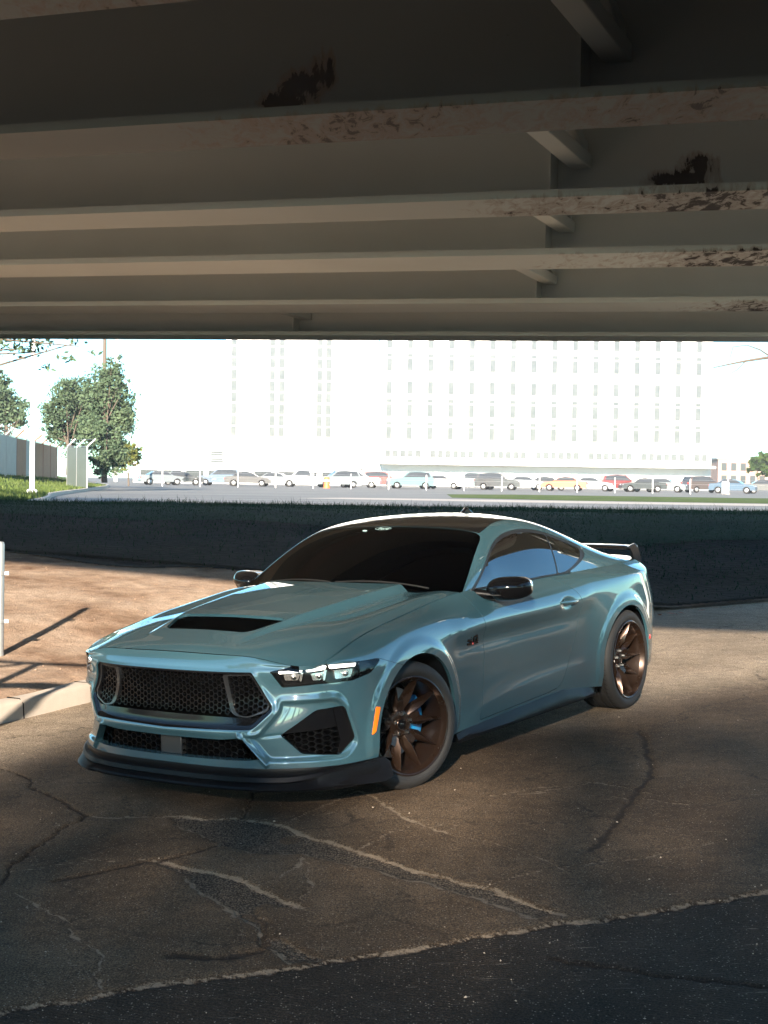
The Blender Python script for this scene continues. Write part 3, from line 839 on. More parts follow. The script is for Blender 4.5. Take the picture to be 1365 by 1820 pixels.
# ---- mirrors, handles, spoiler, antenna
def superell(c, r, e=2.6, n=28, m=18):
    V = []; F = []
    for i in range(m+1):
        a = -math.pi/2+math.pi*i/m
        for k in range(n):
            b = 2*math.pi*k/n
            sg = lambda v: math.copysign(abs(v)**(2/e), v)
            V.append((c[0]+r[0]*sg(math.cos(a))*sg(math.cos(b)), c[1]+r[1]*sg(math.cos(a))*sg(math.sin(b)), c[2]+r[2]*sg(math.sin(a))))
    for i in range(m):
        for k in range(n): F.append((i*n+k, i*n+(k+1) % n, (i+1)*n+(k+1) % n, (i+1)*n+k))
    return MB(V, F)
for s, dr in ((1, door_l), (-1, door_r)):
    m = superell((0, 0, 0), (.085, .118, .074), 2.7)
    V = []
    for x, y, z in m.V:
        w = (y+.118)/.236
        z2 = z*(1-.10*w)-.010*(1-w); x2 = x*(1-.22*w)-.085*w*w*.9+.03-.02*abs(z)/.074
        if z < -.02: x2 -= .015
        V.append((-.925+x2, s*(.985+y), .992+z2))
    m.V = V
    if s < 0: m.F = [f[::-1] for f in m.F]
    mi = build('mirror', m, MAT['gloss_black'], CAR, smooth=180)
    m = MB().tube([(-.84, s*.80, .962), (-.865, s*.87, .955), (-.90, s*.93, .945), (-.94, s*1.0, .940)], [.030, .026, .024, .02], 10)
    build('mirror_arm', m, MAT['satin_black'], mi, smooth=60)
    g_ = superell((-1.035, s*.99, .992), (.012, .098, .058), 3)
    build('mirror_glass', g_, MAT['chrome'], mi, smooth=180)
    tl = MB().tube([(-.82+dx, s*y, z) for dx, y, z in ((0, .895, .958), (-.02, .93, .953), (-.055, .98, .953), (-.09, 1.03, .958), (-.14, 1.085, .972))], .0045, 6)
    build('mirror_seam', tl, MAT['plate_grey'], mi, smooth=60)
    # sail triangle at the front of the side window
    # handle
    V = []; F = []; n = 12; xs = np.linspace(-1.695, -1.945, 15)
    for x in xs:
        t = (x+1.695)/-.25; ry = .013*min(1, (math.sin(math.pi*min(max(t, .02), .98)))**.35); rz = .0155*min(1, math.sin(math.pi*min(max(t, .02), .98))**.3)
        yc = .936+.010*math.sin(math.pi*t); zc = .822-.012*(t-.5)
        for k in range(n):
            a = 2*math.pi*k/n; V.append((x, s*(yc+ry*math.cos(a)), zc+rz*math.sin(a)))
    for i in range(14):
        for k in range(n): F.append((i*n+k, i*n+(k+1) % n, (i+1)*n+(k+1) % n, (i+1)*n+k))
    F += [tuple(range(n))[::-1], tuple(14*n+k for k in range(n))]
    if s > 0: F = [f[::-1] for f in F]
    build('handle', MB(V, F), P_, dr, smooth=50)
# rear wing
V = []; F = []; ys = np.linspace(-.66, .66, 23); prof = [(0, 0), (-.03, .012), (-.09, .020), (-.16, .022), (-.165, .014), (-.09, .004), (-.03, -.006)]
for y in ys:
    dz = -.012*(abs(y)/.66)**4; dx = .10*(1-(y/.66)**2)*-1+.06
    for a, b in prof: V.append((-3.42+a+dx*.5, y, 1.062+b+dz))
k = len(prof)
for i in range(len(ys)-1):
    for j in range(k): F.append((i*k+j, i*k+(j+1) % k, (i+1)*k+(j+1) % k, (i+1)*k+j))
F += [tuple(range(k))[::-1], tuple((len(ys)-1)*k+j for j in range(k))]
wing = build('rear_spoiler', MB(V, F), MAT['gloss_black'], CAR, smooth=40)
for s in (1, -1):
    pr = [(-3.33, 1.072), (-3.48, 1.096), (-3.53, 1.070), (-3.60, .978), (-3.585, .950), (-3.46, .960), (-3.43, 1.02), (-3.395, 1.055)]
    m = MB().prism(pr, 1, .648 if s > 0 else -.668, .668 if s > 0 else -.648)
    build('spoiler_end', m, MAT['gloss_black'], wing, bevel=.005)
m = MB().prism([(-2.06, 1.380), (-2.24, 1.372), (-2.20, 1.395), (-2.155, 1.420), (-2.135, 1.421), (-2.10, 1.400)], 1, -.014, .014)
build('roof_antenna', m, MAT['gloss_black'], CAR, bevel=.010)
# tail lamp edge and deck spoiler lip are hidden from the road side; a dark tail panel closes the rear
tp = MB().prism([(-.60, .62), (.60, .62), (.62, .86), (-.62, .86)], 0, -3.66, -3.64)
build('tail_panel', tp, MAT['gloss_black'], CAR)

# ---- lettering
def text_mesh(txt, size, depth=.002, shear=0.):
    c = bpy.data.curves.new('letters', 'FONT'); c.body = txt; c.size = size; c.extrude = depth; c.align_x = 'CENTER'; c.align_y = 'CENTER'; c.shear = shear; c.resolution_u = 4
    o = bpy.data.objects.new('letters', c); COL.objects.link(o); dg = bpy.context.evaluated_depsgraph_get(); dg.update()
    me = bpy.data.meshes.new_from_object(o.evaluated_get(dg)); bpy.data.objects.remove(o); bpy.data.curves.remove(c); return me
def text_obj(name, txt, size, mat_, parent, M4, depth=.002, shear=0., sx=1.):
    me = text_mesh(txt, size, depth, shear); me.transform(M4 @ Matrix.Diagonal((sx, 1, 1, 1))); me.materials.clear(); me.materials.append(mat_)
    me.name = name; o = bpy.data.objects.new(name, me); COL.objects.link(o); o.parent = parent; return o
for s, fo in ((1, fen_l), (-1, fen_r)):
    M4 = Matrix(((-s, 0, 0, -.598), (0, 0, s, s*.921), (0, 1, 0, .722), (0, 0, 0, 1)))
    yb = WB.ray_cast(Vector((-.598, s*2, .722)), Vector((0, -s, 0)))[0][1]; M4[1][3] = yb
    em = MB(); wd, hg, st = .050, .050, .013
    def seg(x0, x1, z0, z1): em.box(-.598-max(x0, x1), -.598-min(x0, x1), min(yb-.012, yb+s*.006) if s > 0 else yb-.006, yb+.006 if s > 0 else yb+.012, .722+z0, .722+z1)
    x = -.060
    seg(x, x+wd, hg/2-st, hg/2); seg(x, x+wd, -.006, .007); seg(x, x+wd, -hg/2, -hg/2+st); seg(x, x+st, .007, hg/2-st); seg(x+wd-st, x+wd, -hg/2+st, -.006)
    x = .010
    seg(x, x+wd, hg/2-st, hg/2); seg(x, x+wd, -hg/2, -hg/2+st); seg(x, x+st, -hg/2+st, hg/2-st); seg(x+wd-st, x+wd, -hg/2+st, hg/2-st)
    em = build('engine_badge', em, MAT['gloss_black'], CAR)
    d = superell((-.598, yb+s*.005, .702), (.007, .005, .007), 2); build('badge_dot', d, MAT['red_lens'], em, smooth=180)
# ------------------------------------------------------------------ wheels (axle along y, outer face towards +y)
def make_wheel(width, rt, rr, hub_in):
    """width of the tyre, tyre radius, rim radius, how deep the hub face sits behind the tyre's outer face"""
    root = empty('wheel')
    w = width/2
    t = []
    # outer bead -> sidewall -> tread with grooves -> inner side
    t += [(rr-.004, w-.014), (rr+.006, w-.003), (rr+.020, w+.001), (rr+.024, w+.0035), (rr+.045, w+.003), (rt-.022, w-.004), (rt-.010, w-.014), (rt-.003, w-.024)]
    gx = [.62, .22, -.22, -.62]
    y = w-.03
    for g in gx:
        yc = g*w
        t += [(rt, yc+.0065), (rt-.008, yc+.0045), (rt-.008, yc-.0045), (rt, yc-.0065)]
    t += [(rt-.003, -w+.024), (rt-.010, -w+.014), (rt-.022, -w+.004), (rr+.03, -w), (rr, -w+.01)]
    tyre = build('tyre', MB().lathe([(r, h) for r, h in t], 96, 1, flip=True), MAT['rubber'], root, smooth=35)
    # tread sipes: shallow slots across the shoulder blocks
    sp = MB()
    for k in range(60):
        a = 2*math.pi*k/60
        for y0, y1 in ((w-.026, .66*w), (-.66*w, -w+.026)):
            c, s = math.cos(a), math.sin(a); da = .0035
            V = []
            for yy, aa in ((y0, a-da), (y0, a+da), (y1, a+da+.03), (y1, a-da+.03)): V.append(((rt+.0012)*math.cos(aa), yy, (rt+.0012)*math.sin(aa)))
            sp.add(V, [(0, 1, 2, 3)])
    build('tread_sipes', sp, MAT['void'], root)
    lipp = [(rr+.001, w-.006), (rr+.004, w+.001), (rr-.002, w+.004), (rr-.008, w+.001), (rr-.012, w-.012), (rr-.020, w-.030)]
    o = build('rim', MB().lathe(lipp, 96, 1), MAT['bronze'], root, smooth=40); o.data.flip_normals()
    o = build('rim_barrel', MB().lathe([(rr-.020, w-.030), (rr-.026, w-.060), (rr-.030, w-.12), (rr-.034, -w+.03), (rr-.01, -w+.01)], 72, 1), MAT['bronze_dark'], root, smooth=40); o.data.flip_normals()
    hy = w-hub_in
    # ten bladed spokes in five pairs: kites with a raised ridge
    def pol(r, a, y): return (r*math.cos(a), y, r*math.sin(a))
    for k in range(10):
        pair = k//2; a = R(70)+pair*2*math.pi/5+(-1 if k % 2 == 0 else 1)*R(17.0)+R(18)
        tip = R(-1.5 if k % 2 == 0 else 1.5)
        def yf(r): return hy+(w-.016-hy)*((r-.05)/(rr-.05))**1.25
        st = [(.070, .010, -.006), (.126, .0270, .017), (.200, .0105, .011), (rr-.014, .0035, .003)]
        V = []; F = []
        for r, hw, rg in st:
            aa = a+tip*(r-.05)/(rr-.05); da = hw/r
            y = yf(r)
            V += [pol(r, aa-da, y-.052+.02*(r > .2)), pol(r, aa-da, y-.018), pol(r, aa, y+rg-.004), pol(r, aa+da, y-.018), pol(r, aa+da, y-.052+.02*(r > .2))]
        for i in range(len(st)-1):
            for j in range(4): F.append((i*5+j, i*5+j+1, (i+1)*5+j+1, (i+1)*5+j))
        F += [(0, 1, 2, 3, 4), tuple(len(V)-5+j for j in range(5))[::-1]]
        F = [f[::-1] for f in F]
        build('spoke', MB(V, F), MAT['bronze'], root, bevel=.0011)
    # U-shaped bridge block between the two blades of a pair and the webs between pairs
    for pair in range(5):
        a = R(88)+pair*2*math.pi/5
        m = MB(); V = []
        pts = [(.060, -.30), (.098, -.27), (.132, -.13), (.132, .13), (.098, .27), (.060, .30), (.045, 0)]
        for dy in (0, -.035):
            for r, da in pts: V.append(pol(r, a+da*.95, hy+.30*(r-.045)+dy-.014))
        n = len(pts); F = [tuple(range(n)), tuple(range(n, 2*n))[::-1]]+[(i, n+i, n+(i+1) % n, (i+1) % n) for i in range(n)]
        m.add(V, F); build('spoke_web', m, MAT['bronze'], root, bevel=.004)
    hub = MB().lathe([(.0, hy+.004), (.030, hy+.004), (.034, hy), (.036, hy-.006), (.062, hy-.004), (.072, hy-.008), (.078, hy-.02), (.080, hy-.06)], 40, 1)
    h = build('hub', hub, MAT['bronze'], root, smooth=35)
    h.data.flip_normals()
    cp = build('centre_cap', MB().lathe([(0, hy+.007), (.026, hy+.007), (.029, hy+.003)], 32, 1), MAT['gloss_black'], root, smooth=40); cp.data.flip_normals()
    # running-horse-like mark simplified to a small bright emblem with body, neck and legs
    mk = MB()
    e = [(-.014, .002), (-.006, .006), (.004, .005), (.011, .010), (.014, .008), (.010, .003), (.013, -.005), (.009, -.001), (.002, .000), (-.006, -.001), (-.012, -.006), (-.010, .000)]
    mk.add([(x, hy+.0085, z) for x, z in e], [tuple(range(len(e)))]); build('emblem', mk, MAT['steel'], root)
    for k in range(5):
        a = math.pi/2+k*2*math.pi/5
        m = MB().lathe([(0, .024), (.006, .024), (.0105, .018), (.013, .004), (.014, .0)], 6, 1); m.V = [(x+.057*math.cos(a), y+hy-.004, z+.057*math.sin(a)) for x, y, z in m.V]
        o = build('lug_nut', m, MAT['steel'], root, smooth=30); o.data.flip_normals()
    # brake disc and caliper (do not steer off the hub)
    d = MB().lathe([(.06, hy-.075), (.188, hy-.075), (.190, hy-.078), (.190, hy-.102), (.06, hy-.102)], 64, 1)
    o = build('brake_disc', d, MAT['steel'], root, smooth=40); o.data.flip_normals()
    m = MB(); V = []; F = []; n = 14
    for i in range(n+1):
        a = R(-38)+R(76)*i/n
        for r, y in ((.122, hy-.056), (.200, hy-.056), (.214, hy-.066), (.214, hy-.12), (.122, hy-.12), (.116, hy-.066)): V.append((r*math.cos(a), y, r*math.sin(a)))
    for i in range(n):
        for j in range(6): F.append((i*6+j, i*6+(j+1) % 6, (i+1)*6+(j+1) % 6, (i+1)*6+j))
    F += [tuple(range(6))[::-1], tuple(n*6+j for j in range(6))]
    m.add(V, F); cal = build('caliper', m, MAT['caliper'], root, bevel=.006)
    dr = build('wheel_barrel_shade', MB().lathe([(rr-.036, -w+.03), (.03, -w+.03)], 48, 1), MAT['void'], root)
    return root, cal
RT = .3425
wf, cal_f = make_wheel(.262, RT, .262, .085)
wr, cal_r = make_wheel(.278, RT, .265, .080)
def put(root, x, y, steer, flip):
    root.parent = CAR; root.location = (x, y, RT-.004)
    root.rotation_euler = (0, 0, R(steer)+(math.pi if flip else 0))
wf2 = copy_tree(wf); wr2 = copy_tree(wr)
STEER = -15.5
put(wf, .015, .786, STEER, False); put(wr, -2.72, .802, 0, False)
put(wf2, .015, -.786, STEER, True); put(wr2, -2.72, -.802, 0, True)
# the caliper sits behind the front axle, ahead of it on the rear
for root, ang in ((wf, math.pi), (wf2, 0), (wr, 0), (wr2, math.pi)):
    for c in root.children:
        if c.name.startswith('caliper'): c.rotation_euler = (0, ang, 0)
# ------------------------------------------------------------------ world frame: z up, y away from the camera, x right; the camera stands at x = y = 0
CAMZ = 1.7352
SLX, SLY = .04243, .01060                                     # the pavement's cross fall and grade
CAR.matrix_world = Matrix(((-.5506, .8337, -.0424, -.5532), (-.8341, -.5514, -.0106, 8.1502), (-.0322, .0295, .9990, .0629), (0, 0, 0, 1)))
def roadz(x, y): return SLX*np.asarray(x, float)+SLY*np.asarray(y, float)
KERB = np.array([(-9.6, 1.0), (-6.5, 4.6), (-4.35, 7.3), (-2.72, 9.80), (-2.28, 10.66), (-1.3, 12.45), (.2, 14.2), (1.7, 15.35), (3.05, 16.02), (4.6, 16.75), (8.0, 18.2), (16, 21.5), (45, 33.0)])
def kspline():
    l = np.concatenate([[0], np.cumsum(np.linalg.norm(np.diff(KERB, axis=0), axis=1))]); return spl(l, KERB, np.linspace(0, l[-1], 260))
KC = kspline()
def kerb_dist(x, y):
    """distance behind the kerb face, negative on the road"""
    x = np.asarray(x, float); y = np.asarray(y, float); d = np.full(x.shape, 1e9); sg = np.ones(x.shape)
    for a, b in zip(KC[:-1:2], KC[2::2]):
        e = b-a; L2 = e@e; t = np.clip(((x-a[0])*e[0]+(y-a[1])*e[1])/L2, 0, 1)
        dd = (x-a[0]-t*e[0])**2+(y-a[1]-t*e[1])**2; m = dd < d
        d = np.where(m, dd, d); sg = np.where(m, np.sign(e[0]*(y-a[1])-e[1]*(x-a[0])), sg)
    return np.sqrt(d)*sg
def hsh(x, y, s):                                             # cheap smooth lumps
    return (np.sin(x*1.7*s+1.3*np.sin(y*1.1*s))+np.sin(y*1.9*s+1.7*np.sin(x*.8*s))+np.sin((x+y)*2.7*s+.5)*.6)/2.6
CREST_Y = 31.
def verge(x, y, d=None):
    x = np.asarray(x, float); y = np.asarray(y, float)
    d = kerb_dist(x, y) if d is None else d
    rise = pchip([0, .3, 2.2, 5.8, 10, 15, 30], [0, .01, .30, .60, .84, 1.0, 1.1], np.clip(d, 0, 30))
    left = 1-sstep(-1.5, 3.0, x)*.55*(1-sstep(17, 26, y))
    z = roadz(x, y)+(.095+.05*sstep(.15, .34, d))*(1-sstep(2.5, 3.4, x))+.004+.02*sstep(2.5, 3.2, x)+rise*left
    crest = 1.13+.012*hsh(x, y*.3, .6)
    w = sstep(17, CREST_Y-2, y)
    z = z*(1-w)+crest*w
    z = z-(sstep(CREST_Y, CREST_Y+5, y))*.22
    return z+.012*hsh(x, y, 1.3)*np.clip(d, 0, 1)

# ---- materials of the setting
def road_mat():
    M, nt, b = nmat('old_concrete')
    at = N(nt, 'ShaderNodeAttribute', attribute_name='wear'); sp = N(nt, 'ShaderNodeSeparateColor'); L(nt, at.outputs['Color'], sp.inputs[0])
    crack, patch, dark = sp.outputs[0], sp.outputs[1], sp.outputs[2]
    at2 = N(nt, 'ShaderNodeAttribute', attribute_name='tone'); sp2 = N(nt, 'ShaderNodeSeparateColor'); L(nt, at2.outputs['Color'], sp2.inputs[0])
    slab, grit, far = sp2.outputs[0], sp2.outputs[1], sp2.outputs[2]
    n1 = noise(nt, 1.1, 6, .62); n2 = noise(nt, 9, 5, .65); n3 = noise(nt, 140, 3, .7); n4 = noise(nt, 38, 4, .7)
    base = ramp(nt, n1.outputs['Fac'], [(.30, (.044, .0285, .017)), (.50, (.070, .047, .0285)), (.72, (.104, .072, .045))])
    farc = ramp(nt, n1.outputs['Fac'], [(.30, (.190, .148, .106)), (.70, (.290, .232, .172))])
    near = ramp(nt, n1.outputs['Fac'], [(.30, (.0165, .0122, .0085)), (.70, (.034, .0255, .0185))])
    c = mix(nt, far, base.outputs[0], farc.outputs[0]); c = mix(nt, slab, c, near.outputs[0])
    sp_ = ramp(nt, n3.outputs['Fac'], [(.36, .30), (.50, .95), (.64, 2.1)]); c = mix(nt, .9, c, sp_.outputs[0], 'MULTIPLY')
    bl = ramp(nt, n2.outputs['Fac'], [(.3, .72), (.7, 1.22)]); c = mix(nt, .8, c, bl.outputs[0], 'MULTIPLY')
    # pale scuffs stretched across the slab
    tc = nt.nodes['TC']; mp = N(nt, 'ShaderNodeMapping'); mp.inputs['Scale'].default_value = (3.2, 26, 1); mp.inputs['Rotation'].default_value = (0, 0, R(-6)); L(nt, tc.outputs['Object'], mp.inputs['Vector'])
    n5 = noise(nt, 1.6, 5, .7, vec=mp.outputs[0]); sc = ramp(nt, n5.outputs['Fac'], [(.63, 0.), (.70, 1.)])
    c = mix(nt, math_(nt, 'MULTIPLY', sc.outputs[0], .35), c, (.30, .245, .185))
    # bright stone chips, hairline crack network, oil stains
    ch = N(nt, 'ShaderNodeTexVoronoi'); ch.inputs['Scale'].default_value = 120; L(nt, tc.outputs['Object'], ch.inputs['Vector']); chs = N(nt, 'ShaderNodeSeparateColor'); L(nt, ch.outputs['Color'], chs.inputs[0])
    cm_ = math_(nt, 'MULTIPLY', math_(nt, 'GREATER_THAN', chs.outputs[0], .90), math_(nt, 'LESS_THAN', ch.outputs['Distance'], .36)); c = mix(nt, math_(nt, 'MULTIPLY', cm_, .75), c, (.25, .21, .165))
    cm2 = math_(nt, 'MULTIPLY', math_(nt, 'GREATER_THAN', chs.outputs[1], .86), math_(nt, 'LESS_THAN', ch.outputs['Distance'], .40)); c = mix(nt, math_(nt, 'MULTIPLY', cm2, .7), c, (.012, .010, .009))
    nw = noise(nt, 2.2, 6, .7); vm = N(nt, 'ShaderNodeVectorMath', operation='ADD'); L(nt, tc.outputs['Object'], vm.inputs[0]); vs_ = N(nt, 'ShaderNodeVectorMath', operation='SCALE'); vs_.inputs['Scale'].default_value = .55; L(nt, nw.outputs['Color'], vs_.inputs[0]); L(nt, vs_.outputs[0], vm.inputs[1])
    hv = N(nt, 'ShaderNodeTexVoronoi', feature='DISTANCE_TO_EDGE'); hv.inputs['Scale'].default_value = .85; L(nt, vm.outputs[0], hv.inputs['Vector'])
    hr = ramp(nt, hv.outputs['Distance'], [(.004, 1.), (.014, 0.)]); hm_ = math_(nt, 'MULTIPLY', hr.outputs[0], ramp(nt, n2.outputs['Fac'], [(.42, 0.), (.60, 1.)]).outputs[0]); c = mix(nt, math_(nt, 'MULTIPLY', hm_, .75), c, (.014, .011, .008))
    os_ = noise(nt, .55, 4, .6); osr = ramp(nt, os_.outputs['Fac'], [(.60, 0.), (.70, 1.)]); c = mix(nt, math_(nt, 'MULTIPLY', osr.outputs[0], .45), c, (.030, .022, .016))
    # exposed aggregate in the worn patches
    v = N(nt, 'ShaderNodeTexVoronoi'); v.inputs['Scale'].default_value = 105; L(nt, tc.outputs['Object'], v.inputs['Vector'])
    ag = ramp(nt, v.outputs['Distance'], [(.05, (.165, .132, .098)), (.35, (.105, .083, .060)), (.65, (.026, .020, .015))])
    vc = N(nt, 'ShaderNodeSeparateColor'); L(nt, v.outputs['Color'], vc.inputs[0]); agc = mix(nt, .8, ag.outputs[0], ramp(nt, vc.outputs[0], [(0., .45), (1., 1.6)]).outputs[0], 'MULTIPLY')
    pm = math_(nt, 'ADD', patch, math_(nt, 'MULTIPLY', math_(nt, 'SUBTRACT', n2.outputs['Fac'], .5), 1.9)); pmr = ramp(nt, pm, [(.42, 0.), (.72, 1.)])
    c = mix(nt, math_(nt, 'MULTIPLY', pmr.outputs[0], .88), c, agc)
    # dusty pale crack edges, dark crack core
    cm = math_(nt, 'ADD', math_(nt, 'MULTIPLY', crack, .92), math_(nt, 'ADD', math_(nt, 'MULTIPLY', math_(nt, 'SUBTRACT', n4.outputs['Fac'], .5), 1.5), math_(nt, 'MULTIPLY', math_(nt, 'SUBTRACT', n3.outputs['Fac'], .5), .8))); cr = ramp(nt, cm, [(.50, 0.), (.80, 1.)])
    c = mix(nt, math_(nt, 'MULTIPLY', cr.outputs[0], .75), c, (.215, .165, .115))
    dm = math_(nt, 'ADD', dark, math_(nt, 'MULTIPLY', math_(nt, 'SUBTRACT', n4.outputs['Fac'], .5), .7)); drk = ramp(nt, dm, [(.45, 0.), (.68, 1.)])
    c = mix(nt, math_(nt, 'MULTIPLY', drk.outputs[0], .80), c, (.018, .014, .011))
    L(nt, c, b.inputs['Base Color']); b.inputs['Roughness'].default_value = .85; b.inputs['Specular IOR Level'].default_value = .12
    h = math_(nt, 'ADD', math_(nt, 'MULTIPLY', n3.outputs['Fac'], .5), math_(nt, 'MULTIPLY', n2.outputs['Fac'], .6))
    h = math_(nt, 'ADD', h, math_(nt, 'MULTIPLY', math_(nt, 'MULTIPLY', v.outputs['Distance'], pmr.outputs[0]), -1.0))
    # broom grooves on the near slab
    mp2 = N(nt, 'ShaderNodeMapping'); mp2.inputs['Rotation'].default_value = (0, 0, R(24)); L(nt, tc.outputs['Object'], mp2.inputs['Vector'])
    wv = N(nt, 'ShaderNodeTexWave'); wv.inputs['Scale'].default_value = 16; wv.inputs['Distortion'].default_value = 2.5; wv.inputs['Detail'].default_value = 2; wv.bands_direction = 'Y'; L(nt, mp2.outputs[0], wv.inputs['Vector'])
    h = math_(nt, 'ADD', h, math_(nt, 'MULTIPLY', math_(nt, 'MULTIPLY', wv.outputs['Fac'], slab), .16))
    bump(nt, b, h, 1.0, .014); return M
def dirt_mat():
    M, nt, b = nmat('dry_dirt')
    n1 = noise(nt, .9, 6, .6); n2 = noise(nt, 6, 6, .7); n3 = noise(nt, 60, 4, .7)
    c = ramp(nt, n1.outputs['Fac'], [(.36, (.135, .074, .043)), (.46, (.285, .195, .135)), (.62, (.385, .290, .218))])
    bl = ramp(nt, n2.outputs['Fac'], [(.3, .62), (.7, 1.25)]); cc = mix(nt, .8, c.outputs[0], bl.outputs[0], 'MULTIPLY')
    sp = ramp(nt, n3.outputs['Fac'], [(.34, .70), (.5, 1.), (.66, 1.3)]); cc = mix(nt, .8, cc, sp.outputs[0], 'MULTIPLY')
    L(nt, cc, b.inputs['Base Color']); b.inputs['Roughness'].default_value = .95; b.inputs['Specular IOR Level'].default_value = .15
    h = math_(nt, 'ADD', math_(nt, 'MULTIPLY', n3.outputs['Fac'], .5), n2.outputs['Fac']); bump(nt, b, h, .9, .03); return M
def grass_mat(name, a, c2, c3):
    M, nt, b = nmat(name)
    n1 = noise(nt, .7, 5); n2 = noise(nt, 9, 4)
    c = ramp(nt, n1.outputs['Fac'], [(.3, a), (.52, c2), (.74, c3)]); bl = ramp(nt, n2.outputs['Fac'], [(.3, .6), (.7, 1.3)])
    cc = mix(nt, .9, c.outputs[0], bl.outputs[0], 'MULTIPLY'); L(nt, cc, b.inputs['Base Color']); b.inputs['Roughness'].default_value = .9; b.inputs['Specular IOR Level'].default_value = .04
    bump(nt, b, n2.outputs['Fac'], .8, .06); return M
def asphalt_mat():
    M, nt, b = nmat('lot_asphalt')
    tc = N(nt, 'ShaderNodeTexCoord', name='TC'); mp = N(nt, 'ShaderNodeMapping'); mp.inputs['Scale'].default_value = (.05, .6, 1); L(nt, tc.outputs['Object'], mp.inputs['Vector'])
    n1 = noise(nt, 1.2, 5, .6, vec=mp.outputs[0]); n2 = noise(nt, 8, 4)
    c = ramp(nt, n1.outputs['Fac'], [(.34, (.095, .095, .092)), (.55, (.15, .148, .140)), (.68, (.24, .232, .215))])
    L(nt, c.outputs[0], b.inputs['Base Color']); b.inputs['Roughness'].default_value = .9; return M
def girder_mat(k=1.):
    M, nt, b = nmat('weathered_grey_paint')
    n1 = noise(nt, .5, 5, .6); tc = nt.nodes['TC']
    mp = N(nt, 'ShaderNodeMapping'); mp.inputs['Scale'].default_value = (9, 3.2, 3.2); mp.inputs['Rotation'].default_value = (0, R(-38), R(25)); L(nt, tc.outputs['Object'], mp.inputs['Vector'])
    n2 = noise(nt, 1.3, 7, .72, vec=mp.outputs[0], dist=.6); n3 = noise(nt, 26, 5, .7)
    at = N(nt, 'ShaderNodeAttribute', attribute_name='rust')
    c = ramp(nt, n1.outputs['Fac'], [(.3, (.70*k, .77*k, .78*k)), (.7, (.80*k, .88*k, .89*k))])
    f = math_(nt, 'ADD', math_(nt, 'MULTIPLY', at.outputs['Fac'], 1.35), math_(nt, 'MULTIPLY', math_(nt, 'SUBTRACT', n2.outputs['Fac'], .5), 1.5))
    halo = ramp(nt, f, [(.40, 0.), (.62, 1.)]); core = ramp(nt, f, [(.66, 0.), (.74, 1.)])
    c1 = mix(nt, math_(nt, 'MULTIPLY', halo.outputs[0], .42), c.outputs[0], (.20, .075, .028)); c1 = mix(nt, core.outputs[0], c1, (.022, .012, .009))
    sp = ramp(nt, n3.outputs['Fac'], [(.73, 0.), (.76, 1.)]); c1 = mix(nt, math_(nt, 'MULTIPLY', sp.outputs[0], .6), c1, (.05, .025, .015))
    L(nt, c1, b.inputs['Base Color']); b.inputs['Roughness'].default_value = .62; bump(nt, b, core.outputs[0], -.3, .01); return M
MAT['road'] = road_mat(); MAT['dirt'] = dirt_mat(); MAT['asphalt'] = asphalt_mat(); MAT['girder'] = girder_mat(); MAT['girder_shade'] = girder_mat(.30); MAT['girder_half_shade'] = girder_mat(.80)  # dimness of the nearer girders is put into their paint colour
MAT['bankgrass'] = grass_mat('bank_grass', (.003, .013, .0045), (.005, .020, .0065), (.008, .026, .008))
MAT['blade'] = grass_mat('grass_blades', (.004, .022, .0075), (.006, .033, .010), (.010, .042, .012))
MAT['lawn'] = grass_mat('sunlit_lawn', (.050, .075, .022), (.085, .120, .034), (.150, .170, .060))
MAT['concrete'] = simple('pale_concrete', (.40, .345, .29), .85, var=.22, vs=5)
MAT['deck'] = simple('deck_concrete', (.68, .68, .64), .85, var=.15, vs=1.5)
MAT['galv'] = simple('galvanised_steel', (.40, .41, .41), .38, .6, var=.1)
MAT['white_metal'] = simple('white_painted_metal', (.74, .74, .73), .5)
MAT['leaf'] = grass_mat('leaf_green', (.018, .040, .012), (.036, .066, .018), (.075, .100, .028))
MAT['bark'] = simple('grey_bark', (.11, .085, .065), .9, var=.3, vs=8)
MAT['facade'] = simple('white_facade', (.80, .80, .78), .7, var=.03, vs=.1)
MAT['pane'] = simple('dark_window_glass', (.05, .055, .06), .10, spec=.5, var=.2, vs=.3)
MAT['spandrel'] = simple('grey_spandrel', (.42, .43, .43), .5, var=.1, vs=.2)

